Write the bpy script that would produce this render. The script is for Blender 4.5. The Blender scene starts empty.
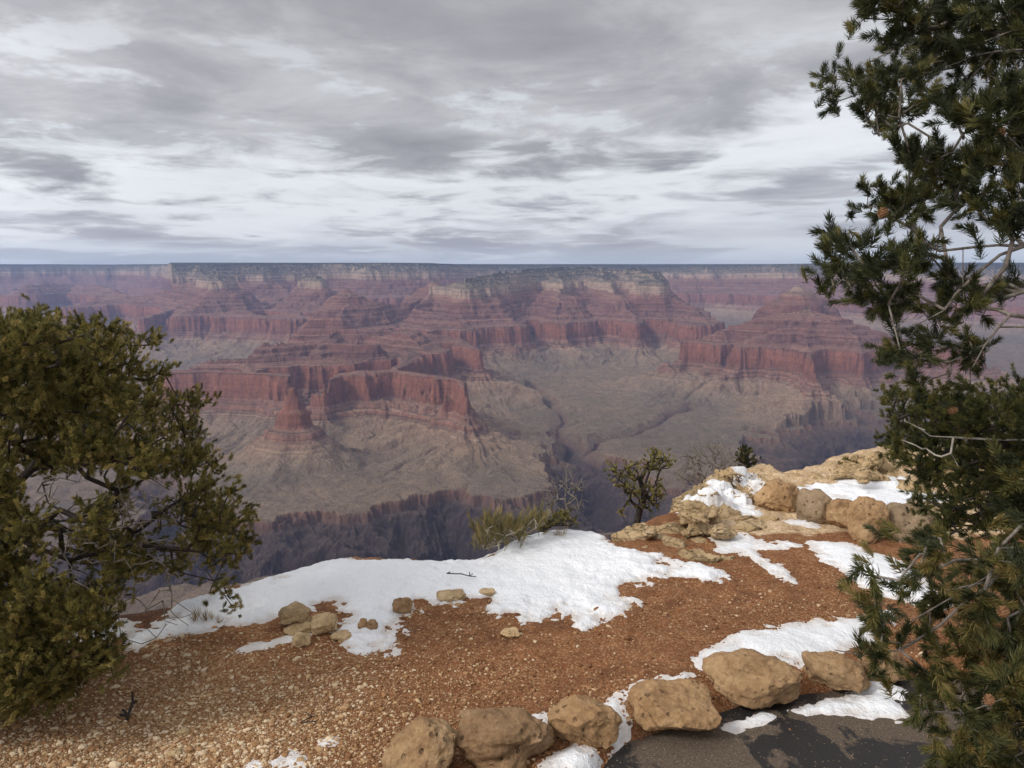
import bpy, bmesh, math, random
import numpy as np
from mathutils import Vector

random.seed(7)
RNG = np.random.default_rng(7)
S = bpy.context.scene
COL = S.collection
rad = math.radians

# ------------------------------------------------------------------ camera, sky, sun, exposure
EYE = 2.3                 # eye height over the flat rim ground
F = 770.0                 # focal length in pixels of the 1024 px wide picture
PITCH = rad(7.62)
cam_d = bpy.data.cameras.new("camera")
cam = bpy.data.objects.new("camera", cam_d); COL.objects.link(cam)
cam.location = (0, 0, EYE)
cam.rotation_euler = (math.pi / 2 - PITCH, 0, 0)
cam_d.sensor_width = 36.0; cam_d.lens = 36.0 * F / 1024.0
cam_d.clip_start = 0.05; cam_d.clip_end = 200000
S.camera = cam
S.view_settings.view_transform = 'Standard'
S.view_settings.look = 'None'
S.view_settings.exposure = 0.45
S.view_settings.gamma = 1.0
S.view_settings.use_curve_mapping = False
S.cycles.use_denoising = True
S.cycles.volume_bounces = 1
S.cycles.max_bounces = 6
S.cycles.caustics_reflective = False; S.cycles.caustics_refractive = False

SUN_EL, SUN_AZ = rad(37), rad(238)      # azimuth from +Y clockwise: from the left and a little behind the viewer
sun_dir = Vector((math.sin(SUN_AZ) * math.cos(SUN_EL), math.cos(SUN_AZ) * math.cos(SUN_EL), math.sin(SUN_EL)))


def N(nt, typ, ins=None, **attrs):
    nd = nt.nodes.new(typ)
    for k, v in attrs.items():
        setattr(nd, k, v)
    for k, v in (ins or {}).items():
        s = nd.inputs[k]
        if isinstance(v, bpy.types.NodeSocket):
            nt.links.new(v, s)
        else:
            s.default_value = v
    return nd


def M(nt, op, a, b=None, c=None, clamp=False):
    ins = {0: a}
    if b is not None: ins[1] = b
    if c is not None: ins[2] = c
    return N(nt, 'ShaderNodeMath', ins, operation=op, use_clamp=clamp).outputs[0]


def SS(nt, x, lo, hi, a=0.0, b=1.0):
    return N(nt, 'ShaderNodeMapRange', {0: x, 1: lo, 2: hi, 3: a, 4: b}, interpolation_type='SMOOTHSTEP').outputs[0]


def MIX(nt, f, a, b, blend='MIX'):
    def c4(v): return v if isinstance(v, bpy.types.NodeSocket) or len(v) == 4 else (*v, 1)
    return N(nt, 'ShaderNodeMix', {0: f, 6: c4(a), 7: c4(b)}, data_type='RGBA', blend_type=blend).outputs[2]


def RAMP(nt, fac, stops, interp='LINEAR'):
    nd = N(nt, 'ShaderNodeValToRGB', {0: fac})
    cr = nd.color_ramp; cr.interpolation = interp
    while len(cr.elements) < len(stops): cr.elements.new(0.5)
    for e, (p, c) in zip(cr.elements, stops):
        e.position = p; e.color = (*c, 1) if not isinstance(c, (int, float)) else (c, c, c, 1)
    return nd.outputs[0]


def NOISE(nt, vec, scale, detail=5, rough=0.55, dist=0.0):
    return N(nt, 'ShaderNodeTexNoise', {'Vector': vec, 'Scale': scale, 'Detail': detail, 'Roughness': rough, 'Distortion': dist}).outputs[0]


def XYZ(nt, x, y, z):
    return N(nt, 'ShaderNodeCombineXYZ', {0: x, 1: y, 2: z}).outputs[0]


def VM(nt, op, a, b):
    return N(nt, 'ShaderNodeVectorMath', {0: a, 1: b}, operation=op).outputs[0]


W = bpy.data.worlds.new("World"); S.world = W; W.use_nodes = True
nt = W.node_tree; nt.nodes.clear()
gen = N(nt, 'ShaderNodeTexCoord').outputs['Generated']
sx, sy, sz = N(nt, 'ShaderNodeSeparateXYZ', {0: gen}).outputs
zc = M(nt, 'MAXIMUM', sz, 0.0)
den = M(nt, 'ADD', zc, 0.085)
u = M(nt, 'DIVIDE', sx, den); v = M(nt, 'DIVIDE', sy, den)
deckv = XYZ(nt, u, v, 3.7)
n_big = NOISE(nt, deckv, 0.55, 3, 0.5)
n_mid = NOISE(nt, deckv, 1.5, 9, 0.58, 0.3)
n_fin = NOISE(nt, deckv, 3.6, 8, 0.62, 0.2)
streakv = XYZ(nt, M(nt, 'MULTIPLY', sx, 4.6), M(nt, 'MULTIPLY', sz, 34.0), 1.3)
n_str = NOISE(nt, streakv, 1.0, 7, 0.52, 0.35)
n_str2 = NOISE(nt, XYZ(nt, M(nt, 'MULTIPLY', sx, 2.0), M(nt, 'MULTIPLY', sz, 30.0), 8.0), 1.0, 4, 0.5, 0.2)
edge = M(nt, 'MULTIPLY_ADD', sx, 0.045, 0.142)
edge = M(nt, 'ADD', edge, M(nt, 'MULTIPLY', SS(nt, sx, 0.14, 0.42), 0.05))
ee = M(nt, 'SUBTRACT', sz, edge)
ee = M(nt, 'ADD', ee, M(nt, 'MULTIPLY', M(nt, 'SUBTRACT', n_mid, 0.5), 0.26))
deck = SS(nt, ee, -0.030, 0.028)
hole = SS(nt, M(nt, 'ADD', M(nt, 'MULTIPLY', n_fin, 0.5), M(nt, 'MULTIPLY', n_mid, 0.6)), 0.52, 0.43)
hole = M(nt, 'MULTIPLY', hole, SS(nt, sz, 0.33, 0.20, 0.0, 0.75))
deckc = RAMP(nt, M(nt, 'ADD', M(nt, 'MULTIPLY', n_mid, 0.65), M(nt, 'MULTIPLY', n_big, 0.35)),
             [(0.34, (0.66, 0.655, 0.66)), (0.45, (0.53, 0.525, 0.53)), (0.54, (0.40, 0.392, 0.402)), (0.68, (0.29, 0.285, 0.30))])
gapc = RAMP(nt, n_str, [(0.36, (0.88, 0.90, 0.91)), (0.475, (0.76, 0.785, 0.81)), (0.535, (0.52, 0.515, 0.53)), (0.63, (0.39, 0.385, 0.41))])
gapf = RAMP(nt, n_str2, [(0.38, 0.0), (0.62, 1.0)])
gapc = MIX(nt, M(nt, 'MULTIPLY', gapf, SS(nt, sz, 0.135, 0.09, 0.0, 0.5)), gapc, (0.42, 0.42, 0.46))
gapc = MIX(nt, SS(nt, ee, -0.085, -0.035, 0.0, 0.85), gapc, (0.87, 0.885, 0.90))
gapc = MIX(nt, SS(nt, sz, 0.05, 0.022, 0.0, 0.6), gapc, (0.66, 0.74, 0.82))
cloud = MIX(nt, deck, gapc, deckc)
cloud = MIX(nt, M(nt, 'MULTIPLY', hole, deck), cloud, (0.74, 0.77, 0.80))
# thin cloud over the hidden sun is brighter (behind the viewer)
sd = N(nt, 'ShaderNodeVectorMath', {0: gen, 1: tuple(sun_dir)}, operation='DOT_PRODUCT').outputs['Value']
glow = SS(nt, sd, -0.1, 1.0, 1.0, 2.9)
cloud = MIX(nt, 1.0, cloud, XYZ(nt, glow, glow, glow), 'MULTIPLY')
cloud = MIX(nt, 1.0, cloud, (7.5, 7.5, 7.5), 'MULTIPLY')
sky = N(nt, 'ShaderNodeTexSky', sky_type='NISHITA', sun_disc=False, sun_elevation=SUN_EL, sun_rotation=SUN_AZ, altitude=2100)
skyc = MIX(nt, 0.95, sky.outputs[0], cloud)
bg = N(nt, 'ShaderNodeBackground', {'Color': skyc, 'Strength': 0.1})
out = N(nt, 'ShaderNodeOutputWorld'); nt.links.new(bg.outputs[0], out.inputs[0])

sl = bpy.data.lights.new("sun", 'SUN'); sl.energy = 1.8; sl.angle = rad(14); sl.color = (1.0, 0.96, 0.90)
so = bpy.data.objects.new("sun", sl); COL.objects.link(so)
so.rotation_euler = sun_dir.to_track_quat('Z', 'Y').to_euler()

# ------------------------------------------------------------------ helpers
CP, SP = math.cos(PITCH), math.sin(PITCH)


def ray(px, py):
    a = (px - 512) / F; b = (384 - py) / F
    return np.array([a, CP + b * SP, -SP + b * CP])


def at(px, py, depth):
    """point seen at a pixel, at a distance `depth` along the view axis"""
    return np.array([0, 0, EYE]) + ray(px, py) * depth


def gp(px, py, z=0.0):
    d = ray(px, py)
    t = (z - EYE) / d[2]
    return np.array([0, 0, EYE]) + d * t


def hash3(ix, iy, iz, seed):
    h = (ix.astype(np.uint32) * np.uint32(374761393)) ^ (iy.astype(np.uint32) * np.uint32(668265263)) ^ (iz.astype(np.uint32) * np.uint32(2246822519)) ^ np.uint32((seed * 3266489917) & 0xffffffff)
    h = (h ^ (h >> np.uint32(13))) * np.uint32(1274126177)
    h = (h ^ (h >> np.uint32(15))) * np.uint32(2654435761)
    h = h ^ (h >> np.uint32(16))
    return h.astype(np.float32) * np.float32(2.0 / 4294967295.0) - np.float32(1)


def fade(t): return t * t * t * (t * (t * 6 - 15) + 10)


def vnoise2(x, y, seed=0):
    fx = np.floor(x); fy = np.floor(y)
    ix = fx.astype(np.int64); iy = fy.astype(np.int64)
    dx = (x - fx).astype(np.float32); dy = (y - fy).astype(np.float32)
    iz = np.zeros(1, np.int64)
    ux, uy = fade(dx), fade(dy)

    def grad(i, j, ax, ay):
        a = hash3(i, j, iz, seed) * np.float32(math.pi)
        return np.cos(a) * ax + np.sin(a) * ay
    a = grad(ix, iy, dx, dy); b = grad(ix + 1, iy, dx - 1, dy)
    c = grad(ix, iy + 1, dx, dy - 1); d = grad(ix + 1, iy + 1, dx - 1, dy - 1)
    return (a + ux * (b - a) + uy * ((c + ux * (d - c)) - (a + ux * (b - a)))) * np.float32(1.5)


def fbm2(x, y, lam, octs, seed=0, gain=0.5, ridged=False):
    r = np.zeros(np.broadcast(x, y).shape, np.float32); amp = 1.0
    for o in range(octs):
        f = 2.0 ** o / lam
        n = vnoise2(x * f + 17.3 * o, y * f - 9.1 * o, seed + o)
        if ridged: n = 1.0 - 2.2 * np.abs(n)
        r += np.float32(amp) * n; amp *= gain
    return r


def vnoise3(p, seed=0):
    fl = np.floor(p); i = fl.astype(np.int64); d = (p - fl).astype(np.float32); w = fade(d)
    r = 0
    for a in (0, 1):
        for b in (0, 1):
            for c in (0, 1):
                h = hash3(i[:, 0] + a, i[:, 1] + b, i[:, 2] + c, seed)
                wt = (w[:, 0] if a else 1 - w[:, 0]) * (w[:, 1] if b else 1 - w[:, 1]) * (w[:, 2] if c else 1 - w[:, 2])
                r = r + h * wt
    return r


def fbm3(p, scale, octs, seed=0, gain=0.5):
    r = np.zeros(len(p), np.float32); a = 1.0
    for o in range(octs):
        r += a * vnoise3(p * (scale * 2 ** o) + 31.7 * o, seed + o); a *= gain
    return r


def mesh_np(name, verts, faces, mat=None, smooth=True, attrs=None):
    """faces: list of int arrays (n,k)"""
    me = bpy.data.meshes.new(name)
    verts = np.asarray(verts, np.float32)
    me.vertices.add(len(verts)); me.vertices.foreach_set('co', verts.ravel())
    faces = [np.asarray(f, np.int32) for f in faces if len(f)]
    loops = np.concatenate([f.ravel() for f in faces])
    tot = np.concatenate([np.full(len(f), f.shape[1], np.int32) for f in faces])
    st = np.concatenate([[0], np.cumsum(tot)[:-1]]).astype(np.int32)
    me.loops.add(len(loops)); me.loops.foreach_set('vertex_index', loops)
    me.polygons.add(len(tot)); me.polygons.foreach_set('loop_start', st)
    me.polygons.foreach_set('use_smooth', np.full(len(tot), smooth, bool))
    me.update(calc_edges=True)
    for k, a in (attrs or {}).items():
        at_ = me.attributes.new(k, 'FLOAT', 'POINT'); at_.data.foreach_set('value', np.asarray(a, np.float32))
    if mat: me.materials.append(mat)
    return me


def obj(name, me, parent=None, label=None, cat=None, kind=None, group=None, loc=None):
    o = bpy.data.objects.new(name, me); COL.objects.link(o)
    if parent is not None: o.parent = parent
    if loc is not None: o.location = loc
    if label: o['label'] = label
    if cat: o['category'] = cat
    if kind: o['kind'] = kind
    if group: o['group'] = group
    return o


def grid_faces(nr, nc, keep=None):
    i = np.arange(nr - 1)[:, None] * nc + np.arange(nc - 1)[None, :]
    f = np.stack([i, i + 1, i + nc + 1, i + nc], -1)
    if keep is not None: return f[keep]
    return f.reshape(-1, 4)


def new_mat(name, rough=0.9):
    m = bpy.data.materials.new(name); m.use_nodes = True
    t = m.node_tree; t.nodes.clear()
    b = N(t, 'ShaderNodeBsdfPrincipled', {'Roughness': rough, 'Specular IOR Level': 0.25})
    o = N(t, 'ShaderNodeOutputMaterial'); t.links.new(b.outputs[0], o.inputs[0])
    return m, t, b


def put(t, sock, bsdf, name='Base Color'): t.links.new(sock, bsdf.inputs[name])


def bump(t, h, bsdf, strength=0.5, dist=0.01):
    b = N(t, 'ShaderNodeBump', {'Strength': strength, 'Distance': dist, 'Height': h})
    t.links.new(b.outputs[0], bsdf.inputs['Normal'])


# ------------------------------------------------------------------ canyon terrain
LEV = np.array([  # distance outwards, rock level (metres below the top of the rim rock)
    (-3000, 6), (-600, 3), (0, 0), (14, -45), (70, -62), (84, -105), (150, -128), (162, -160), (235, -195), (252, -292), (420, -385),
    (432, -418), (505, -440), (517, -470), (600, -492), (612, -520), (690, -545), (702, -572), (800, -596), (860, -606),
    (888, -785), (925, -806), (935, -832), (975, -850), (983, -872), (1030, -892), (1120, -938), (1260, -978), (1500, -1018), (1900, -1048), (2700, -1062), (3600, -1066), (9000, -1080)], float)


def Pz(D): return np.interp(D, LEV[:, 0], LEV[:, 1]).astype(np.float32)
def Pinv(z): return float(np.interp(-z, -LEV[:, 1], LEV[:, 0]))
def off(y): return np.where(y > 15200, 350 + np.clip((y - 18000) / 4000, 0, 1) * 120, np.clip((y - 8000) * 0.05, -120, 350))


def place(px, py, Z):
    d = ray(px, min(py, 300)); hd = math.hypot(d[0], d[1]); best = None
    if py > 1500: return d[0] * py / hd, d[1] * py / hd, Pinv(Z)      # distance in metres given instead of a row
    d = ray(px, py); hd = math.hypot(d[0], d[1])
    for r in np.arange(1500, 26000, 20.0):
        zz = EYE + d[2] * r / hd; yy = d[1] * r / hd
        e = abs(zz - (Z + off(yy)))
        if best is None or e < best[0]: best = (e, d[0] * r / hd, yy)
    return best[1], best[2], Pinv(Z)


RIDGES = [  # (steepness, [(px, py, level) ...])
    (1.0, [(316, 385, -640), (326, 380, -606), (345, 374, -600), (375, 370, -600), (405, 369, -600), (438, 377, -600), (460, 389, -612)]),
    (1.2, [(405, 369, -600), (402, 352, -570), (395, 338, -500), (340, 7750, -455)]),
    (2.0, [(310, 7900, -338), (341, 7900, -338)]),
    (1.7, [(300, 7600, -428), (352, 7600, -428)]),
    (1.5, [(262, 345, -468), (330, 341, -465), (372, 343, -468)]), (1.2, [(330, 7800, -440), (330, 341, -468)]),
    (1.3, [(212, 359, -542), (300, 356, -540), (350, 354, -540)]), (1.0, [(330, 341, -470), (320, 355, -540)]),
    (1.0, [(182, 371, -592), (240, 374, -598), (282, 376, -600)]), (1.0, [(240, 358, -545), (240, 373, -596)]),
    (1.3, [(345, 7900, -455), (400, 330, -490), (452, 338, -575), (474, 350, -598)]),
    (1.0, [(400, 330, -470), (425, 352, -596)]),
    (1.2, [(346, 9450, -250), (340, 8750, -490), (332, 8000, -460)]),
    (1.2, [(346, 9450, -250), (400, 10000, -380), (435, 286, -200)]),
    (1.25, [(800, 8450, -262), (765, 8330, -335), (728, 8100, -440), (690, 341, -592)]),
    (1.25, [(800, 8450, -262), (850, 8600, -390), (905, 8500, -560), (985, 8600, -600)]),
    (1.25, [(800, 8450, -262), (802, 8150, -400), (812, 7600, -575), (817, 352, -602)]),
    (1.2, [(785, 8250, -370), (765, 8000, -470), (745, 7750, -585)]), (1.2, [(815, 8250, -370), (850, 8000, -480), (870, 7700, -590)]),
    (1.0, [(690, 341, -595), (735, 345, -600), (780, 346, -600)]), (0.7, [(815, 352, -602), (817, 362, -604)]),
    (1.2, [(430, 286, -190), (470, 282, -100), (500, 271, -8), (560, 267, -2), (640, 267, -2), (655, 276, -60)]),
    (1.1, [(560, 268, 0), (562, 298, -330), (556, 323, -595)]),
    (1.1, [(600, 268, 0), (622, 298, -340), (640, 322, -590)]),
    (1.1, [(645, 269, -5), (690, 308, -440), (708, 323, -590)]),
    (1.1, [(495, 272, -15), (482, 300, -400), (460, 325, -590)]),
    (1.1, [(430, 286, -190), (415, 310, -420), (470, 326, -560)]),
    (1.2, [(22, 284, -400), (75, 283, -400), (130, 296, -500), (185, 288, -330), (215, 272, -60)]),
    (1.0, [(130, 296, -500), (70, 305, -580)]),
    (1.0, [(215, 280, -150), (205, 300, -500), (235, 316, -590), (290, 315, -560)]), (1.6, [(196, 303, -440), (200, 303, -440)]),
    (1.0, [(205, 300, -520), (140, 318, -600)]), (1.3, [(240, 310, -520), (262, 316, -590)]),
    (1.0, [(310, 272, -60), (300, 296, -450), (290, 312, -590)]),
]
GORGES = [  # [(x km, y km) ...], bottom level, half width
    ([(-4.5, 2.5), (-2.6, 2.85), (-1.6, 3.08), (-1.05, 3.27), (-0.62, 3.5), (-0.25, 3.66), (0.12, 3.62), (0.38, 3.80), (0.60, 4.08), (0.80, 3.95), (1.05, 3.55), (1.5, 3.2), (2.4, 2.9), (5.5, 2.8)], -1410, 520),
    ([(0.58, 4.0), (0.56, 4.5), (0.54, 4.9)], -1340, 330),
    ([(0.54, 4.9), (0.50, 5.4), (0.46, 5.8)], -1170, 150), ([(0.46, 5.8), (0.36, 6.7), (0.20, 7.9)], -1105, 95),
    ([(0.50, 5.3), (0.8, 5.75), (1.25, 6.2), (1.6, 6.9)], -1112, 95),
    ([(1.75, 3.3), (1.85, 4.2), (2.05, 5.1), (2.5, 5.75), (3.3, 6.0)], -1270, 560),
    ([(-1.6, 3.08), (-1.72, 3.7), (-2.1, 4.4)], -1200, 170),
    ([(0.0, 3.5), (0.05, 3.0), (0.1, 2.4)], -1200, 240),
]


def build_canyon(NA=1500):
    aza = np.linspace(rad(-52), rad(52), NA)
    r = np.concatenate([np.geomspace(9, 2300, 260)[:-1], np.geomspace(2300, 12500, 1020)[:-1], np.geomspace(12500, 19000, 260)[:-1], np.geomspace(19000, 29500, 90)])
    R, A = np.meshgrid(r, aza, indexing='ij')
    X = (R * np.sin(A)).astype(np.float32); Y = (R * np.cos(A)).astype(np.float32)
    wx = X + 130 * fbm2(X, Y, 900, 3, 5); wy = Y + 130 * fbm2(X, Y, 900, 3, 15)
    D = np.full(X.shape, 9e4, np.float32); raw = np.full(X.shape, 9e4, np.float32)

    def seg(ax, ay, bx, by, px=None, py=None):
        px = wx if px is None else px; py = wy if py is None else py
        dx, dy = bx - ax, by - ay; L = dx * dx + dy * dy + 1e-6
        t = np.clip(((px - ax) * dx + (py - ay) * dy) / L, 0, 1)
        return np.hypot(px - ax - t * dx, py - ay - t * dy), t
    SC = np.zeros(X.shape, np.float32); seed_s = 0.0
    for k, pts in RIDGES:
        w = [place(*p) for p in pts]
        for (ax, ay, da), (bx, by, db) in zip(w[:-1], w[1:]):
            d, t = seg(ax, ay, bx, by)
            v_ = d * k + da + (db - da) * t
            v_ = np.where(v_ > 990, 990 + (v_ - 990) / k, v_)
            m = v_ < D; D = np.where(m, v_, D); raw = np.where(m, d * (0.3 if k < 0.5 else 1), raw)
            L = math.hypot(bx - ax, by - ay) + 1.0; ex, ey = (bx - ax) / L, (by - ay) / L
            al = (wx - ax) * ex + (wy - ay) * ey; pe = (wy - ay) * ex - (wx - ax) * ey
            ov = al - np.clip(al, 0, L)
            sc = np.clip(al, 0, L) + np.arctan2(ov, np.abs(pe) + 1) * 420 + np.where(pe > 0, 777.0, 0.0) + seed_s
            SC = np.where(m, sc, SC).astype(np.float32); seed_s += L
    # far plateau beyond the north rim
    az_px = 512 + F * np.tan(A)
    Rr = np.interp(az_px, [-500, 120, 166, 175, 300, 420, 500, 650, 700, 800, 900, 1500], [25500, 25000, 23000, 14700, 14900, 15300, 16800, 18000, 17800, 16500, 16000, 16500])
    v_ = (Rr - R) * 0.75 + 420 * fbm2(X, Y, 2600, 3, 77)
    m = v_ < D; D = np.where(m, v_, D).astype(np.float32); raw = np.where(m, np.abs(v_), raw)
    # the near south wall below the viewer
    v_ = (Y + 0.05 * np.abs(X) - 9) * 1.0
    m = v_ < D; D = np.where(m, v_, D); raw = np.where(m, np.maximum(v_ - 15, 0), raw)
    g1 = fbm2(X, Y, 1500, 7, 21, 0.5, True)
    g2 = fbm2(X, Y, 420, 6, 41, 0.55)
    amp = np.clip(raw / 260, 0.13, 1.0)
    D = D + amp * (-150 * (g1 - 0.5) + 95 * g2) * np.clip((R - 20) / 500, 0, 1)
    fl = fbm2(X, Y, 90, 4, 61, 0.6)
    D = D + fl * 15 * np.clip((R - 40) / 800, 0, 1)
    g3 = fbm2(X, Y, 520, 4, 51, 0.5, True)
    D = D + np.clip((D - 960) / 250, 0, 1) * np.clip((2600 - D) / 800, 0, 1) * (-80 * (g3 - 0.45))
    D = D + np.clip((D - 300) / 300, 0, 1) * np.clip((1100 - D) / 100, 0, 1) * np.clip(raw / 80, 0.08, 1) * (34 * np.abs(vnoise2(SC / 190, D / 3000, 311)) * 1.8 + 8 * np.abs(vnoise2(SC / 62, D / 3000, 313)))
    st = Pz(D); capm = np.zeros(X.shape, np.float32)
    for px, py, Zt, slo in ((346, 288, -150, 0.52), (798, 285, -66, 0.68), (807, 289, -118, 0.6), (434, 281, -130, 0.5)):
        cx, cy, _ = place(px, py, Zt)
        dc = np.hypot(X - cx, Y - cy) * (1 + 0.18 * g2)
        cone = Zt - slo * dc + 10 * np.sin(np.clip(slo * dc, 0, 400) / 13.0)
        cone = cone - 60 * np.clip(dc / 330, 0, 9) ** 3
        capm = np.where(cone > st, 125.0, capm); st = np.where(cone > st, cone, st)
    cx, cy, _ = place(293, 388, -545)
    ang_ = np.arctan2(Y - cy, X - cx)
    dc = np.hypot(X - cx, Y - cy) * (1 + 0.10 * g2 + 0.08 * vnoise2(ang_ * 2.2 + 9, ang_ * 0 + 3.3, 401)) + 7 * fl + 7 * vnoise2(ang_ * 7, ang_ * 0, 402)
    cone = np.interp(dc, [0, 22, 32, 56, 66, 96, 108, 124, 176, 188, 226, 330, 480, 720, 1000], [-540, -547, -592, -632, -672, -706, -758, -792, -812, -848, -864, -930, -990, -1044, -1100]).astype(np.float32)
    capm = np.where(cone > st, np.maximum(cone + 640, 0) * 0.9, capm); st = np.maximum(st, cone)
    # gullies on the slopes
    low = np.clip((-700 - st) / 250, 0, 1)
    rz = np.clip((-845 - st) / 60, 0, 1) * np.clip((st + 1064) / 60, 0, 1)
    r1 = 1 - np.abs(vnoise2(SC / 250 + 0.2 * g2, D / 1600, 301)) * 2.2; r2 = 1 - np.abs(vnoise2(SC / 75 + 0.2 * g2, D / 900, 303)) * 2.2
    st = st - rz * (44 * np.maximum(r1 - 0.2, 0) + 16 * np.maximum(r2 - 0.2, 0))
    st = st + low * (-16 * np.maximum(0, 0.35 - np.abs(vnoise2(wx / 260, wy / 260, 91)) * 1.5) * 2 - 7 * np.abs(vnoise2(wx / 95, wy / 95, 92)) + 10 * fbm2(X, Y, 700, 3, 93))
    # inner gorge and side canyons
    gn = fbm2(X, Y, 700, 6, 111, 0.55, True); gf = fbm2(X, Y, 160, 5, 131, 0.6)
    for pts, zb, hw in GORGES:
        d = np.full(X.shape, 9e4, np.float32)
        for (ax, ay), (bx, by) in zip(pts[:-1], pts[1:]):
            d = np.minimum(d, seg(ax * 1000, ay * 1000, bx * 1000, by * 1000, wx, wy)[0])
        d = d + (0.30 * hw * (gn - 0.4) * np.clip(d / (0.25 * hw), 0, 1) + 0.07 * hw * gf)
        q = np.clip(d / hw, 0, 3)
        top = -1058.0
        prof = np.interp(q, [0, 0.06, 0.3, 0.62, 0.86, 0.955, 0.985, 1.02, 1.10, 3], [0, 0.0, 0.34, 0.62, 0.80, 0.84, 0.93, 1.0, 1.05, 60]).astype(np.float32)
        g = zb + (top - zb) * prof
        st = np.minimum(st, g)
    # south wall: never sticks out above the line of sight
    Z = st + off(Y).astype(np.float32) * np.clip((R - 1500) / 2500, 0, 1).astype(np.float32)
    near = np.clip((400 - R) / 390, 0, 1)
    Z = Z - near * 14
    V = np.stack([X, Y, Z], -1).reshape(-1, 3)
    return mesh_np("canyon_terrain", V, [grid_faces(len(r), NA)[:, ::-1]], mat_canyon(), True, {'level': (st - capm).ravel()})


def mat_canyon():
    m, t, b = new_mat("canyon_rock", 0.95)
    geo = N(t, 'ShaderNodeNewGeometry')
    pos = geo.outputs['Position']; nz = N(t, 'ShaderNodeSeparateXYZ', {0: geo.outputs['Normal']}).outputs[2]
    px, py, pz = N(t, 'ShaderNodeSeparateXYZ', {0: pos}).outputs
    lev = N(t, 'ShaderNodeAttribute', attribute_name='level').outputs['Fac']
    nb = NOISE(t, pos, 0.004, 6, 0.6); nf = NOISE(t, pos, 0.02, 7, 0.65)
    lv = M(t, 'ADD', lev, M(t, 'MULTIPLY', M(t, 'SUBTRACT', nb, 0.5), 26.0))
    fac = M(t, 'DIVIDE', M(t, 'ADD', lv, 1450.0), 1500.0)

    def s(z): return (z + 1450) / 1500.0
    cliff = RAMP(t, fac, [
        (s(-1440), (0.045, 0.034, 0.035)), (s(-1135), (0.066, 0.046, 0.044)), (s(-1118), (0.17, 0.11, 0.085)), (s(-1062), (0.22, 0.125, 0.09)),
        (s(-1040), (0.27, 0.20, 0.14)), (s(-900), (0.29, 0.20, 0.14)), (s(-872), (0.27, 0.15, 0.105)), (s(-805), (0.26, 0.145, 0.105)),
        (s(-785), (0.24, 0.110, 0.072)), (s(-700), (0.30, 0.130, 0.080)), (s(-615), (0.275, 0.122, 0.080)), (s(-600), (0.165, 0.082, 0.064)),
        (s(-500), (0.175, 0.082, 0.063)), (s(-390), (0.19, 0.09, 0.068)), (s(-305), (0.29, 0.15, 0.11)), (s(-285), (0.37, 0.28, 0.205)),
        (s(-200), (0.40, 0.31, 0.23)), (s(-185), (0.27, 0.22, 0.165)), (s(-160), (0.30, 0.25, 0.19)), (s(-100), (0.36, 0.29, 0.215)), (s(0), (0.34, 0.28, 0.21))])
    slope = RAMP(t, fac, [
        (s(-1440), (0.075, 0.058, 0.055)), (s(-1135), (0.10, 0.075, 0.065)), (s(-1090), (0.18, 0.13, 0.095)), (s(-1060), (0.26, 0.205, 0.145)),
        (s(-980), (0.32, 0.245, 0.17)), (s(-900), (0.36, 0.265, 0.185)), (s(-820), (0.30, 0.19, 0.135)), (s(-605), (0.265, 0.155, 0.115)),
        (s(-480), (0.255, 0.142, 0.108)), (s(-380), (0.255, 0.138, 0.104)), (s(-300), (0.26, 0.16, 0.115)), (s(-200), (0.25, 0.205, 0.15)), (s(-60), (0.15, 0.145, 0.10)), (s(0), (0.035, 0.045, 0.03))])
    k = SS(t, M(t, 'ADD', nz, M(t, 'MULTIPLY', M(t, 'SUBTRACT', nf, 0.5), 0.25)), 0.52, 0.86)
    col = MIX(t, k, cliff, slope)
    # thin beds
    bed = NOISE(t, XYZ(t, M(t, 'MULTIPLY', px, 0.0006), M(t, 'MULTIPLY', py, 0.0006), M(t, 'MULTIPLY', lv, 0.10)), 1.0, 4, 0.7)
    bedf = RAMP(t, bed, [(0.36, 0.50), (0.5, 1.0), (0.64, 1.45)])
    rwall = M(t, 'MULTIPLY', SS(t, lev, -800, -770), SS(t, lev, -606, -625))
    col = MIX(t, M(t, 'MULTIPLY', SS(t, lev, -960, -880), M(t, 'MULTIPLY_ADD', rwall, -0.65, 0.9)), col, MIX(t, 1.0, col, bedf, 'MULTIPLY'))
    # streaks running down the cliff faces
    stv = XYZ(t, M(t, 'MULTIPLY', px, 0.028), M(t, 'MULTIPLY', py, 0.028), M(t, 'MULTIPLY', pz, 0.0035))
    stn = RAMP(t, NOISE(t, stv, 1.0, 6, 0.7), [(0.35, 0.72), (0.5, 1.0), (0.65, 1.2)])
    col = MIX(t, M(t, 'MULTIPLY', M(t, 'SUBTRACT', 1.0, k), 0.8), col, MIX(t, 1.0, col, stn, 'MULTIPLY'))
    # scrub and drainage mottling of the benches
    mot = RAMP(t, NOISE(t, pos, 0.011, 9, 0.72), [(0.34, 0.72), (0.5, 1.0), (0.66, 1.25)])
    col = MIX(t, 0.85, col, MIX(t, 1.0, col, mot, 'MULTIPLY'))
    spk = RAMP(t, NOISE(t, pos, 0.07, 3, 0.8), [(0.40, 0.72), (0.5, 1.0), (0.62, 1.15)])
    col = MIX(t, M(t, 'MULTIPLY', k, 0.9), col, MIX(t, 1.0, col, spk, 'MULTIPLY'))
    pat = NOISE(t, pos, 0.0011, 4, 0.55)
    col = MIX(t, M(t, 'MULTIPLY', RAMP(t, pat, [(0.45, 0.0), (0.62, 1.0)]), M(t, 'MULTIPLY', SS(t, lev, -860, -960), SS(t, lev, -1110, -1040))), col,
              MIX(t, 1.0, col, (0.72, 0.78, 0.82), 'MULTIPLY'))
    # pinyon and fir on the high ledges
    tr = NOISE(t, pos, 0.03, 4, 0.6)
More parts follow.
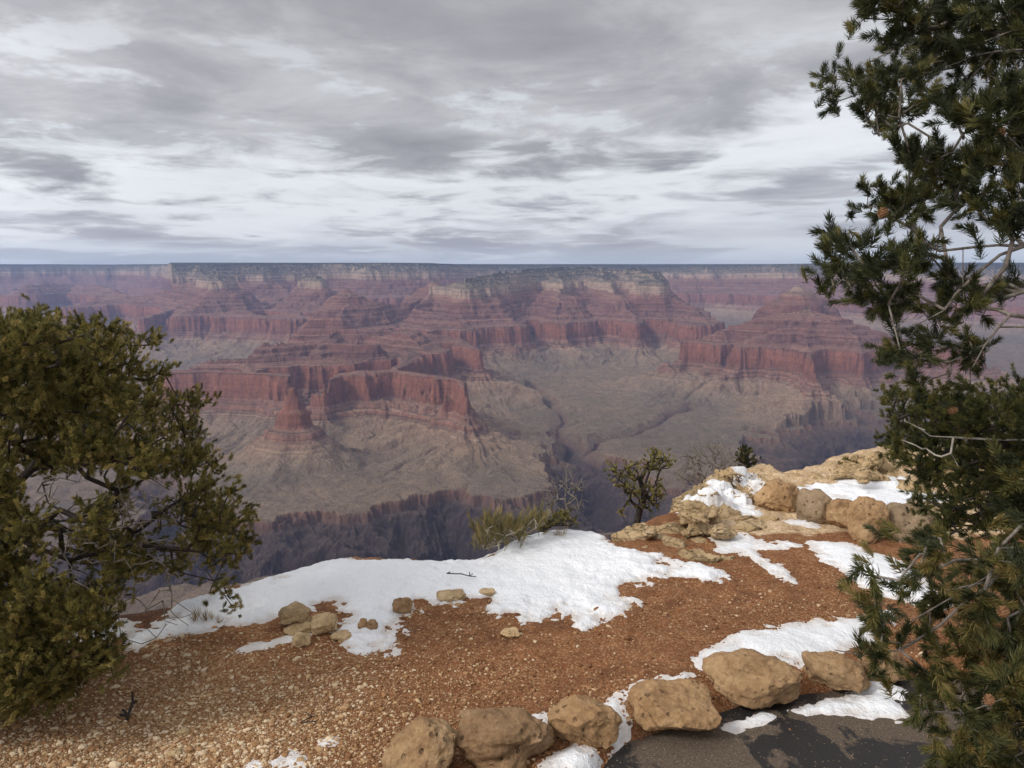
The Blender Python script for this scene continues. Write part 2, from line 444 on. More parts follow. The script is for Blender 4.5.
    tm = M(t, 'MULTIPLY', SS(t, tr, 0.47, 0.53), M(t, 'MULTIPLY', SS(t, lev, -205, -120), SS(t, nz, 0.5, 0.75)))
    col = MIX(t, M(t, 'MULTIPLY', tm, 0.85), col, (0.035, 0.045, 0.03))
    col = MIX(t, 1.0, col, (0.88, 0.80, 0.74), 'MULTIPLY')
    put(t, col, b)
    h = M(t, 'ADD', M(t, 'MULTIPLY', nf, 1.0), M(t, 'MULTIPLY', NOISE(t, stv, 1.6, 6, 0.7), 1.0))
    bump(t, h, b, 1.0, 34.0)
    return m


obj("canyon_terrain", build_canyon(), kind='structure')

# the air between: a closed box of thin even haze
HB = np.array([(x, y, z) for z in (-1620, 640) for y in (-3000, 31000) for x in (-26000, 26000)], float)
hm = bpy.data.materials.new("thin_air"); hm.use_nodes = True
ht = hm.node_tree; ht.nodes.clear()
pv = N(ht, 'ShaderNodeVolumePrincipled', {'Color': (0.36, 0.47, 0.78, 1), 'Density': 2.6e-5, 'Anisotropy': 0.1})
ho = N(ht, 'ShaderNodeOutputMaterial'); ht.links.new(pv.outputs[0], ho.inputs['Volume'])
obj("haze", mesh_np("haze", HB, [np.array([(0, 2, 3, 1), (4, 5, 7, 6), (0, 1, 5, 4), (2, 6, 7, 3), (0, 4, 6, 2), (1, 3, 7, 5)])], hm, False), kind='stuff')

# ------------------------------------------------------------------ rim ground
EDGE_PX = [(-700, 690), (-250, 640), (0, 630), (100, 626), (150, 624), (200, 605), (260, 589), (345, 563), (420, 569), (480, 563), (520, 547), (556, 536), (592, 539), (625, 552),
           (655, 530), (690, 510), (720, 484), (765, 470), (790, 482), (835, 474), (850, 462), (880, 452), (930, 448), (1000, 448), (1300, 462)]
EDGE = np.array([gp(*p)[:2] for p in EDGE_PX])
o_ = np.argsort(EDGE[:, 0]); EDGE = EDGE[o_]


def edge_s(X, Y):
    return (Y - np.interp(X, EDGE[:, 0], EDGE[:, 1])) * 0.8


def sstep(x, a, b):
    t = np.clip((x - a) / (b - a), 0, 1); return t * t * (3 - 2 * t)


PATH_PX = [(540, 800), (590, 764), (622, 728), (690, 708), (735, 694), (800, 682), (880, 670), (960, 660), (1300, 635)]
PATH = np.array([gp(*p)[:2] for p in PATH_PX])


def path_s(X, Y):     # > 0 on the asphalt side
    return np.interp(X, PATH[:, 0], PATH[:, 1]) - Y


def ground_z(X, Y, fine=True):
    X = np.asarray(X, np.float32); Y = np.asarray(Y, np.float32)
    s = edge_s(X, Y) + 0.10 * fbm2(X, Y, 0.9, 4, 201)
    p = path_s(X, Y)
    onp = sstep(p, -0.05, 0.10)
    z = 0.028 * fbm2(X, Y, 1.6, 4, 203) * (1 - onp)
    if fine: z = z + 0.010 * fbm2(X, Y, 0.22, 4, 207) * (1 - onp) * (0.6 + 0.8 * sstep(vnoise2(X * 0.8, Y * 0.8, 209), -0.2, 0.4))
    # raised ledge on the right
    led = sstep(X, 1.3, 2.1) * sstep(Y, 6.6, 7.6)
    stepn = fbm2(X, Y, 1.1, 4, 211)
    q_ = stepn * 2.6; fr = q_ - np.floor(q_)
    z = z + led * (0.05 + 0.075 * (np.floor(q_) + sstep(fr, 0.38, 0.52)) / 2.6)
    z = z - 0.06 * onp
    out = np.maximum(s, 0)
    z = z - np.where(out < 0.5, 0.9 * out * out, 0.225 + 1.3 * (out - 0.5)) - 0.35 * out * np.abs(fbm2(X, Y, 1.2, 4, 213)) * sstep(out, 0.1, 1)
    return z


def axis(*parts):
    return np.concatenate([np.arange(a, b, st) for a, b, st in parts])


def build_ground():
    xs = axis((-14, -6.2, 0.15), (-6.2, 6.2, 0.024), (6.2, 14.1, 0.15)); ys = axis((-6, 1.6, 0.15), (1.6, 11.6, 0.024), (11.6, 16.1, 0.15))
    Xg, Yg = np.meshgrid(xs, ys)
    Z = ground_z(Xg, Yg)
    return mesh_np("ground", np.stack([Xg, Yg, Z], -1).reshape(-1, 3), [grid_faces(len(ys), len(xs))], mat_ground(), True)


def mat_ground():
    m, t, b = new_mat("red_dirt_and_gravel", 0.95)
    pos = N(t, 'ShaderNodeNewGeometry').outputs['Position']
    px, py, pz = N(t, 'ShaderNodeSeparateXYZ', {0: pos}).outputs
    big = NOISE(t, pos, 0.9, 5, 0.6); mid = NOISE(t, pos, 5.0, 8, 0.65); fin = NOISE(t, pos, 38.0, 6, 0.7)
    dirt = RAMP(t, M(t, 'ADD', M(t, 'MULTIPLY', big, 0.45), M(t, 'MULTIPLY', mid, 0.55)),
                [(0.34, (0.075, 0.030, 0.013)), (0.46, (0.155, 0.062, 0.024)), (0.53, (0.26, 0.118, 0.046)), (0.62, (0.37, 0.20, 0.088)), (0.74, (0.44, 0.28, 0.14))])
    vo = N(t, 'ShaderNodeTexVoronoi', {'Vector': pos, 'Scale': 95.0, 'Randomness': 1.0})
    rnd = N(t, 'ShaderNodeSeparateColor', {0: vo.outputs['Color']}).outputs[0]
    chips = RAMP(t, rnd, [(0.0, (0.12, 0.048, 0.02)), (0.45, (0.23, 0.105, 0.043)), (0.8, (0.38, 0.22, 0.105)), (1.0, (0.56, 0.41, 0.25))])
    gm = SS(t, M(t, 'ADD', M(t, 'MULTIPLY', big, 0.5), M(t, 'MULTIPLY', mid, 0.5)), 0.40, 0.60, 0.2, 0.7)
    col = MIX(t, gm, dirt, chips)
    damp = M(t, 'MULTIPLY', SS(t, M(t, 'ADD', big, M(t, 'MULTIPLY', M(t, 'SUBTRACT', mid, 0.5), 0.5)), 0.43, 0.54), SS(t, px, -1.7, -0.6))
    col = MIX(t, M(t, 'MULTIPLY', damp, 0.5), col, MIX(t, 1.0, col, (0.50, 0.40, 0.36), 'MULTIPLY'))
    # pale gravel towards the left, darker mottled brown round the left tree's foot
    left = SS(t, M(t, 'ADD', px, M(t, 'MULTIPLY', M(t, 'SUBTRACT', mid, 0.5), 1.6)), -0.4, -1.9)
    left = M(t, 'MULTIPLY', left, SS(t, py, 4.7, 3.9))
    col = MIX(t, M(t, 'MULTIPLY', left, 0.7), col, MIX(t, gm, (0.30, 0.20, 0.115), chips))
    tree_brown = SS(t, M(t, 'ADD', N(t, 'ShaderNodeVectorMath', {0: XYZ(t, M(t, 'MULTIPLY_ADD', px, 0.72, 2.5), M(t, 'MULTIPLY_ADD', py, 1.15, -5.9), 0.0)}, operation='LENGTH').outputs['Value'],
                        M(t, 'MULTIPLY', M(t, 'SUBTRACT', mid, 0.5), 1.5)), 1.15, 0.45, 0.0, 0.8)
    col = MIX(t, tree_brown, col, MIX(t, rnd, (0.05, 0.024, 0.015), (0.12, 0.06, 0.035)))
    # bare tan limestone shows on the ledge to the right
    rk = M(t, 'MULTIPLY', SS(t, px, 1.3, 2.1), SS(t, py, 6.4, 7.2))
    rk = SS(t, M(t, 'ADD', rk, M(t, 'MULTIPLY', M(t, 'SUBTRACT', mid, 0.5), 1.2)), 0.42, 0.62)
    rock = RAMP(t, M(t, 'ADD', M(t, 'MULTIPLY', mid, 0.6), M(t, 'MULTIPLY', fin, 0.4)), [(0.34, (0.17, 0.115, 0.062)), (0.47, (0.38, 0.275, 0.155)), (0.64, (0.58, 0.46, 0.31))])
    col = MIX(t, rk, col, rock)
    col = MIX(t, 1.0, col, RAMP(t, fin, [(0.33, 0.70), (0.5, 1.0), (0.68, 1.22)]), 'MULTIPLY')
    col = MIX(t, 1.0, col, (1.10, 1.06, 1.06), 'MULTIPLY')
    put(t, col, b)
    h = M(t, 'ADD', M(t, 'MULTIPLY', M(t, 'SUBTRACT', 0.6, vo.outputs['Distance']), M(t, 'MULTIPLY_ADD', rnd, 0.8, 0.2)), M(t, 'MULTIPLY', fin, 0.8))
    bump(t, h, b, 0.9, 0.008)
    return m


obj("ground", build_ground(), kind='structure')


def build_path():
    xs = axis((-0.5, 14, 0.03)); ys = axis((-6, 1.5, 0.1), (1.5, 5.2, 0.03))
    Xg, Yg = np.meshgrid(xs, ys)
    p = path_s(Xg, Yg) + 0.03 * fbm2(Xg, Yg, 0.35, 3, 221)
    Z = -0.046 + 0.004 * fbm2(Xg, Yg, 0.7, 3, 223) - 0.05 * sstep(-p, -0.04, 0.02)
    keep = (p > 0)[:-1, :-1]
    m, t, b = new_mat("damp_asphalt", 0.85)
    pos = N(t, 'ShaderNodeNewGeometry').outputs['Position']
    n = NOISE(t, pos, 1.7, 8, 0.62, 0.4); fin = NOISE(t, pos, 90, 4, 0.7)
    wet = SS(t, n, 0.485, 0.515)
    py = N(t, 'ShaderNodeSeparateXYZ', {0: pos}).outputs
    vo = N(t, 'ShaderNodeTexVoronoi', {'Vector': pos, 'Scale': 75.0})
    r0 = N(t, 'ShaderNodeSeparateColor', {0: vo.outputs['Color']}).outputs[0]
    spk = M(t, 'MULTIPLY', M(t, 'GREATER_THAN', r0, 0.84), M(t, 'LESS_THAN', vo.outputs['Distance'], 0.22))
    dry = RAMP(t, fin, [(0.35, (0.070, 0.052, 0.038)), (0.65, (0.16, 0.12, 0.088))])
    col = MIX(t, wet, dry, (0.026, 0.024, 0.023))
    col = MIX(t, spk, col, (0.42, 0.31, 0.19))
    put(t, col, b)
    t.links.new(M(t, 'MULTIPLY_ADD', wet, -0.42, 0.9), b.inputs['Roughness'])
    bump(t, M(t, 'ADD', fin, M(t, 'MULTIPLY', spk, 2.0)), b, 0.9, 0.008)
    return mesh_np("path", np.stack([Xg, Yg, Z], -1).reshape(-1, 3), [grid_faces(len(ys), len(xs), keep)], m, True)


obj("path", build_path(), kind='structure')

# ------------------------------------------------------------------ snow


def mat_snow():
    m, t, b = new_mat("old_snow", 0.7)
    pos = N(t, 'ShaderNodeNewGeometry').outputs['Position']
    thick = N(t, 'ShaderNodeAttribute', attribute_name='thick').outputs['Fac']
    n = NOISE(t, pos, 9, 7, 0.65); f = NOISE(t, pos, 60, 4, 0.6)
    dirt = M(t, 'MULTIPLY', SS(t, M(t, 'ADD', thick, M(t, 'MULTIPLY', M(t, 'SUBTRACT', n, 0.5), 0.05)), 0.022, 0.0), 0.45)
    dirt = M(t, 'ADD', dirt, M(t, 'MULTIPLY', SS(t, n, 0.62, 0.74), 0.16))
    col = MIX(t, dirt, (0.82, 0.835, 0.855), (0.46, 0.34, 0.23))
    put(t, col, b)
    b.inputs['Subsurface Weight'].default_value = 0.0
    bump(t, M(t, 'ADD', M(t, 'MULTIPLY', n, 1.0), M(t, 'MULTIPLY', f, 0.25)), b, 0.8, 0.045)
    return m


SNOWMAT = mat_snow()


def poly_sd(P, poly):
    """signed distance (inside positive) of points P (n,2) to a polygon"""
    a = poly; b = np.roll(poly, -1, 0)
    best = np.full(len(P), 1e9); ins = np.zeros(len(P), bool)
    for (ax, ay), (bx, by) in zip(a, b):
        dx, dy = bx - ax, by - ay
        t = np.clip(((P[:, 0] - ax) * dx + (P[:, 1] - ay) * dy) / (dx * dx + dy * dy + 1e-12), 0, 1)
        best = np.minimum(best, np.hypot(P[:, 0] - ax - t * dx, P[:, 1] - ay - t * dy))
        c = ((ay > P[:, 1]) != (by > P[:, 1]))
        xi = (bx - ax) * (P[:, 1] - ay) / (by - ay + 1e-12) + ax
        ins ^= c & (P[:, 0] < xi)
    return np.where(ins, best, -best)


def snow(name, pts, label, depth=0.07, ragged=0.10, seed=1, zc=0.02, step=0.02, holes=0.0, base=None, crisp=1.0):
    poly = np.array([gp(x, y, zc)[:2] for x, y in pts])
    lo = poly.min(0) - 0.25; hi = poly.max(0) + 0.25
    xs = np.arange(lo[0], hi[0], step); ys = np.arange(lo[1], hi[1], step)
    Xg, Yg = np.meshgrid(xs, ys)
    P = np.stack([Xg.ravel(), Yg.ravel()], 1)
    sd = poly_sd(P, poly).reshape(Xg.shape)
    sd = sd + ragged * (fbm2(Xg, Yg, 0.55, 6, seed * 13 + 300, 0.66) - 0.05)
    if holes:
        hn = fbm2(Xg, Yg, 0.42, 5, seed * 13 + 500, 0.6) - 0.35
        sd = np.where(sd < holes, np.minimum(sd, sd + 0.25 * -np.maximum(hn, -0.1)), sd)
    pos_ = np.maximum(sd, 0)
    t = depth * (1 - np.exp(-pos_ / (depth * 4.5) * crisp))
    t = t * (0.85 + 0.30 * fbm2(Xg, Yg, 0.9, 4, seed * 7 + 400))
    pit = np.maximum(fbm2(Xg, Yg, 0.16, 4, seed * 7 + 430, 0.6) - 0.25, 0)
    t = t - np.minimum(pit * 0.03, 0.03) * np.exp(-pos_ / 0.22) + np.where(sd < 0, np.maximum(sd * 0.35, -0.05), 0)
    gf = ground_z(Xg, Yg, True) if base is None else (base(Xg, Yg) if callable(base) else np.full(Xg.shape, base))
    gs = ground_z(Xg, Yg, False) if base is None else gf
    w_ = sstep(sd, 0.05, 0.35)
    Z = gf * (1 - w_) + np.maximum(gs, gf - 0.004) * w_ + t
    near = sd > -step * 3.5
    keep = (near[:-1, :-1] & near[1:, 1:] & near[1:, :-1] & near[:-1, 1:]) 
    F_ = grid_faces(len(ys), len(xs), keep)
    V = np.stack([Xg, Yg, Z], -1).reshape(-1, 3)
    used, inv = np.unique(F_.ravel(), return_inverse=True)
    c = np.array([*poly.mean(0), 0.0])
    me = mesh_np(name, V[used] - c, [inv.reshape(-1, 4)], SNOWMAT, True, {'thick': t.ravel()[used]})
    return obj(name, me, None, label, 'snow', None, 'old snow lying on the rim', c)


snow("snow_bank", [(120, 640), (150, 616), (200, 588), (260, 570), (345, 543), (420, 549), (480, 543), (520, 526), (556, 514), (592, 518), (625, 541), (660, 554), (729, 567), (716, 575), (665, 576),
     (628, 583), (640, 600), (622, 612), (600, 622), (580, 630), (566, 614), (545, 612), (520, 616), (497, 612), (480, 600), (440, 598), (412, 612), (405, 636), (372, 638), (350, 630), (332, 618), (318, 606), (275, 614), (240, 626), (200, 630), (160, 632)],
     "long white bank of snow along the canyon edge behind the bare dirt", 0.085, 0.17, 1, 0.045, 0.015, 0.3)
snow("snow_patch", [(712, 533), (746, 529), (770, 535), (792, 541), (768, 547), (790, 562), (786, 571), (770, 566), (745, 552), (716, 546)], "ragged snow patch on the tan rock left of the five round boulders", 0.035, 0.10, 2, 0.05)
snow("snow_patch", [(808, 540), (850, 538), (885, 548), (905, 556), (930, 578), (940, 600), (905, 596), (872, 588), (838, 568), (815, 552)], "smooth snow patch in front of the rounded boulder row, beside the right pine", 0.06, 0.10, 3, 0.03)
snow("snow_patch", [(786, 482), (850, 470), (900, 474), (945, 484), (950, 500), (915, 506), (890, 518), (860, 512), (840, 500), (800, 500)], "snow lying on the rock shelf behind the rounded boulders", 0.05, 0.16, 4, 0.08, 0.022, 0.3)
snow("snow_patch", [(690, 655), (712, 643), (745, 627), (790, 621), (830, 612), (866, 604), (905, 600), (900, 622), (868, 640), (832, 650), (800, 668), (742, 656), (708, 668), (696, 664)], "wide snow patch behind the largest kerb boulders", 0.06, 0.09, 5)
snow("snow_patch", [(505, 722), (545, 706), (600, 696), (640, 682), (694, 668), (704, 678), (660, 690), (630, 704), (632, 736), (612, 744), (600, 716), (545, 722)], "narrow snow strip threading behind and between the kerb boulders", 0.05, 0.05, 6)
snow("snow_patch", [(792, 704), (815, 692), (850, 684), (880, 676), (905, 684), (914, 700), (918, 712), (880, 712), (840, 710), (806, 712)], "thick dirty snow lump on the asphalt beside the right pine", 0.09, 0.09, 7, 0.0, 0.012, 0, -0.05, 2.0)
snow("snow_patch", [(714, 718), (735, 710), (764, 704), (778, 708), (762, 718), (735, 726)], "thin snow sliver on the asphalt under the largest kerb boulder", 0.04, 0.03, 8, 0.0, 0.015, 0, -0.05, 2.0)
snow("snow_patch", [(540, 772), (552, 752), (580, 744), (604, 754), (606, 775)], "snow scrap at the photo's lower edge in front of the kerb", 0.05, 0.08, 9, 0.0, 0.012)
snow("snow_patch", [(236, 775), (250, 758), (285, 756), (288, 748), (312, 757), (318, 772)], "snow scrap on gravel at the photo's lower edge", 0.035, 0.04, 10, 0.0, 0.015)
snow("snow_patch", [(234, 653), (262, 642), (290, 634), (318, 634), (290, 642), (262, 652), (245, 658)], "thin snow streak beside the pile of broken pale stones", 0.03, 0.04, 11, 0.0, 0.015)
snow("snow_patch", [(70, 642), (95, 614), (130, 612), (152, 618), (140, 632), (110, 644)], "snow glimpsed under the left pine's lowest boughs", 0.05, 0.08, 12, 0.0, 0.02)

snow("snow_patch", [(780, 516), (800, 513), (822, 520), (815, 524), (792, 521)], "small snow scrap on the rock below the angular grey boulder", 0.03, 0.05, 15, 0.06, 0.015)
snow("snow_patch", [(320, 742), (330, 736), (340, 739), (334, 746), (322, 748)], "tiny snow scrap on the gravel left of the first kerb boulder", 0.025, 0.03, 16, 0.0, 0.012)

# ------------------------------------------------------------------ rocks


def mat_rock(name, cols, pit=1.0, sc=1.0, crack=0.0):
    m, t, b = new_mat(name, 0.92)
    tc = N(t, 'ShaderNodeTexCoord').outputs['Object']
    rnd = N(t, 'ShaderNodeObjectInfo').outputs['Random']
    v_ = VM(t, 'ADD', tc, XYZ(t, M(t, 'MULTIPLY', rnd, 37.0), M(t, 'MULTIPLY', rnd, 11.0), rnd))
    n = NOISE(t, v_, 4.0 * sc, 10, 0.72); f = NOISE(t, v_, 34 * sc, 7, 0.75)
    col = RAMP(t, M(t, 'ADD', M(t, 'MULTIPLY', n, 0.65), M(t, 'MULTIPLY', f, 0.35)), [(0.33, cols[0]), (0.48, cols[1]), (0.58, cols[2]), (0.70, cols[3])])
    vo = N(t, 'ShaderNodeTexVoronoi', {'Vector': VM(t, 'ADD', v_, XYZ(t, M(t, 'MULTIPLY', n, 0.1), 0.0, M(t, 'MULTIPLY', f, 0.02))), 'Scale': 26.0 * sc})
    r0 = N(t, 'ShaderNodeSeparateColor', {0: vo.outputs['Color']}).outputs[0]
    pits = M(t, 'MULTIPLY', SS(t, vo.outputs['Distance'], 0.36, 0.18), M(t, 'GREATER_THAN', r0, 0.70))
    pits = M(t, 'MULTIPLY', pits, SS(t, NOISE(t, v_, 6 * sc, 3), 0.42, 0.58))
    crk = 0.0
    if crack:
        wv = VM(t, 'MULTIPLY', VM(t, 'ADD', v_, XYZ(t, M(t, 'MULTIPLY', n, 0.22), M(t, 'MULTIPLY', n, 0.2), M(t, 'MULTIPLY', n, 0.12))), (1.0, 1.0, 2.6))
        ve = N(t, 'ShaderNodeTexVoronoi', {'Vector': wv, 'Scale': crack}, feature='DISTANCE_TO_EDGE').outputs['Distance']
        crk = M(t, 'MULTIPLY', SS(t, ve, 0.025, 0.0), SS(t, NOISE(t, v_, 2.5, 3), 0.40, 0.55))
        col = MIX(t, M(t, 'MULTIPLY', crk, 0.16), col, (0.09, 0.055, 0.028))
    col = MIX(t, M(t, 'MULTIPLY', pits, 0.55 * pit), col, (0.07, 0.04, 0.02))
    tint = RAMP(t, rnd, [(0.0, (0.85, 0.83, 0.82)), (0.5, (1.0, 0.98, 0.95)), (1.0, (1.12, 1.06, 0.98))])
    col = MIX(t, 1.0, col, tint, 'MULTIPLY')
    put(t, col, b)
    bump(t, M(t, 'SUBTRACT', M(t, 'ADD', M(t, 'MULTIPLY', n, 0.7), M(t, 'MULTIPLY', f, 0.5)), M(t, 'ADD', M(t, 'MULTIPLY', pits, 0.9 * pit), M(t, 'MULTIPLY', crk, 0.5) if crack else 0.0)), b, 1.0, 0.035 / sc)
    return m


R_TAN = mat_rock("ochre_boulder", [(0.15, 0.088, 0.043), (0.32, 0.20, 0.104), (0.43, 0.29, 0.16), (0.58, 0.44, 0.28)])
R_GREY = mat_rock("grey_tan_boulder", [(0.13, 0.09, 0.055), (0.23, 0.165, 0.105), (0.31, 0.23, 0.15), (0.42, 0.34, 0.24)])
R_PALE = mat_rock("pale_limestone", [(0.17, 0.115, 0.06), (0.40, 0.285, 0.155), (0.54, 0.41, 0.25), (0.66, 0.55, 0.39)], 0.8, 1.0, 4.5)


R_STONE = mat_rock("pale_loose_stone", [(0.26, 0.175, 0.095), (0.46, 0.335, 0.19), (0.60, 0.46, 0.28), (0.70, 0.57, 0.40)], 0.6, 2.2)


def ico(sub):
    bm = bmesh.new(); bmesh.ops.create_icosphere(bm, subdivisions=sub, radius=1.0)
    bm.verts.ensure_lookup_table()
    V = np.array([v.co[:] for v in bm.verts]); Fc = np.array([[v.index for v in f.verts] for f in bm.faces]); bm.free()
    return V, Fc


ICO = {k: ico(k) for k in (1, 2, 3, 4, 6)}


def rock_verts(size, seed, sub=6, boxy=0.75, cuts=9, rough=0.075, strata=0.0, cutlo=0.72, pits=0):
    rg = np.random.default_rng(seed)
    V, Fc = ICO[sub]; V = V.copy()
    B = np.sign(V) * np.abs(V) ** boxy
    B /= np.max(np.linalg.norm(B, axis=1)) * 0.85
    for _ in range(cuts):
        n = rg.normal(size=3); n /= np.linalg.norm(n); d = rg.uniform(cutlo, 1.0)
        e = np.maximum(B @ n - d, 0); B -= np.outer(e * 0.92, n)
    B = B + (fbm3(B + seed * 3.1, 1.1, 3, seed)[:, None]) * V * rough * 2.2
    P = B * np.asarray(size) / 2
    sc = float(np.mean(size))
    P = P + V * (fbm3(P / sc + seed, 5.0, 6, seed + 9, 0.62)[:, None]) * rough * sc * 0.36
    if strata:
        band = vnoise3(np.stack([P[:, 0] * 1.2, P[:, 1] * 1.2, P[:, 2] * 11 + 3 * seed], 1), seed + 20)
        band = np.sign(band) * np.abs(band) ** 0.4
        H = V * [1, 1, 0.15]
        P = P + H * (band * strata)[:, None]
        blk = fbm3(P * [1.0, 1.0, 1.5] + seed, 3.2, 3, seed + 30) * 3.0
        fr = blk - np.floor(blk); blk = np.floor(blk) + np.clip((fr - 0.42) / 0.12, 0, 1)
        P = P + V * (blk * 0.022)[:, None]
    for _ in range(pits):
        i = rg.integers(len(P)); r = rg.uniform(0.008, 0.032) * sc * 1.3
        dd = np.linalg.norm(P - P[i], axis=1)
        P = P - V * (np.exp(-(dd / r) ** 2) * r * 0.7)[:, None]
    return P, Fc


def boulder(box, seed, label, mat=R_TAN, name="boulder", group=None, depth=None, zc=0.0, boxy=0.75, rot=0.0, hs=1.0, **kw):
    x0, y0, x1, y1 = box
    cx = (x0 + x1) / 2
    front = gp(cx, y1, zc)
    dist = np.linalg.norm(front - [0, 0, EYE])
    w = (x1 - x0) / F * dist * 1.04
    dp = depth or 0.85 * w
    ang = math.asin((EYE - zc) / dist)
    hvis = (y1 - y0) / F * dist
    h = max((hvis - 0.42 * dp * math.sin(ang)) / math.cos(ang), 0.35 * w) * hs
    hdir = np.array([front[0], front[1], 0]); hdir /= np.linalg.norm(hdir)
    c = front + hdir * (dp * 0.42); zb = float(ground_z(np.array([c[0]]), np.array([c[1]]), False)[0])
    P, Fc = rock_verts((w, dp, h * 1.18), seed, boxy=boxy, **kw)
    ex = P.max(0) - P.min(0); P = (P - (P.max(0) + P.min(0)) / 2) * (np.array([w, dp, h * 1.18]) / ex)
    a = -math.atan2(hdir[0], hdir[1]) + rot
    Rm = np.array([[math.cos(a), -math.sin(a), 0], [math.sin(a), math.cos(a), 0], [0, 0, 1]])
    P = P @ Rm.T
    P[:, 2] += h * 0.59 - h * 0.18
    c = np.array([c[0], c[1], zb])
    for _ in range(3):          # settle the size and spot so that it spans what it should
        q = P + c; q = q[q[:, 2] > zb - 0.005] - [0, 0, EYE]
        dpt = q[:, 1] * CP - q[:, 2] * SP
        u_ = 512 + F * q[:, 0] / dpt; v_ = 384 - F * (q[:, 1] * SP + q[:, 2] * CP) / dpt
        sw = (x1 - x0) / (u_.max() - u_.min()); sh = (y1 - y0) / (v_.max() - v_.min())
        P[:, :2] *= sw; P[:, 2] *= min(max(sh, 0.7), 1.3)
        c[0] += ((x0 + x1) / 2 - (u_.max() + u_.min()) / 2) / F * dist
        c[1] -= (y1 - v_.max()) / F * dist / math.sin(ang) * 0.6
        zb = float(ground_z(np.array([c[0]]), np.array([c[1]]), False)[0]); c[2] = zb
    return obj(name, mesh_np(name, P, [Fc], mat, True), None, label, 'boulder', None, group, (c[0], c[1], zb))


KG = "boulders lining the edge of the asphalt"
boulder((381, 717, 461, 785), 11, "ochre kerb boulder with a slanted peaked top, leftmost of the row", group=KG, cuts=15, cutlo=0.64, boxy=0.7, zc=-0.02, pits=40)
boulder((455, 708, 556, 782), 12, "broad ochre kerb boulder with a round hole low on its face", group=KG, cuts=15, cutlo=0.64, zc=-0.02, pits=60)
boulder((547, 695, 623, 750), 13, "squarish pitted kerb boulder between two snow strips", group=KG, cuts=15, cutlo=0.64, zc=-0.02, boxy=0.6, pits=45)
boulder((626, 677, 721, 730), 14, "low loaf-shaped kerb boulder left of the largest one", group=KG, cuts=15, cutlo=0.64, zc=-0.02, pits=40)
boulder((702, 649, 804, 709), 15, "largest kerb boulder, a smooth domed ochre block", group=KG, cuts=15, cutlo=0.64, zc=-0.02, pits=45)
boulder((801, 650, 871, 693), 16, "kerb boulder with a dusting of snow on its flat top", group=KG, cuts=15, cutlo=0.64, zc=-0.02, boxy=0.62, pits=30)
boulder((858, 648, 912, 684), 17, "shadowed kerb boulder half hidden behind pine twigs", group=KG, cuts=15, cutlo=0.64, zc=-0.02, boxy=0.6)
UG = "round boulders in a row on the rim rock"
boulder((754, 478, 801, 514), 21, "smooth ochre boulder standing apart at the left end of the rim row", group=UG, zc=0.05)
boulder((796, 488, 838, 525), 22, "angular grey boulder wedged in the rim row", R_GREY, group=UG, zc=0.05, boxy=0.6, cuts=14, cutlo=0.6)
boulder((824, 498, 858, 530), 23, "low ochre boulder squeezed between the grey one and the egg-shaped one", group=UG, zc=0.03)
boulder((845, 496, 890, 544), 24, "egg-shaped ochre boulder, tallest of the rim row", group=UG, zc=0.0, boxy=0.9)
boulder((880, 502, 944, 546), 25, "wide pale grey boulder with a flat sloping top beside the right pine", R_GREY, group=UG, zc=0.0, boxy=0.65, cuts=14, cutlo=0.6)
SG = "loose stones beside the long snow bank"
boulder((278, 601, 312, 627), 31, "topmost pale block of the broken stone pile", R_STONE, "stone", SG, boxy=0.6, rough=0.10, cuts=14)
boulder((310, 612, 338, 636), 32, "pale jagged stone at the right of the broken pile", R_STONE, "stone", SG, boxy=0.6, rough=0.10, cuts=14)
boulder((283, 622, 314, 636), 35, "squat pale stone at the front of the broken pile", R_STONE, "stone", SG, boxy=0.6, rough=0.10)
boulder((291, 632, 311, 648), 33, "small pale stone in front of the broken pile", R_STONE, "stone", SG, boxy=0.7, rough=0.10)
boulder((392, 597, 413, 614), 34, "rounded ochre stone sitting alone on the long snow bank", R_TAN, "stone", SG)
boulder((357, 618, 369, 632), 36, "left half of the split little stone by the snow", R_TAN, "stone", SG)
boulder((366, 619, 378, 633), 37, "right half of the split little stone by the snow", R_TAN, "stone", SG)
boulder((436, 590, 470, 603), 38, "flat tan slab poking through the long snow bank", R_STONE, "stone", SG, boxy=0.6, rough=0.1)
boulder((478, 588, 496, 597), 39, "small tan stone showing through the snow right of the flat slab", R_STONE, "stone", SG)
boulder((500, 627, 520, 638), 40, "pale flat stone bedded in the bare dirt", R_STONE, "stone", SG)
boulder((330, 630, 352, 642), 41, "half-buried stone at the foot of the broken pile", R_STONE, "stone", SG, rough=0.1)
boulder((165, 748, 182, 760), 42, "pale round stone alone in the gravel at lower left", R_STONE, "stone", SG)
boulder((177, 728, 190, 736), 43, "flat pale chip on the gravel above the lone round stone", R_STONE, "stone", SG)


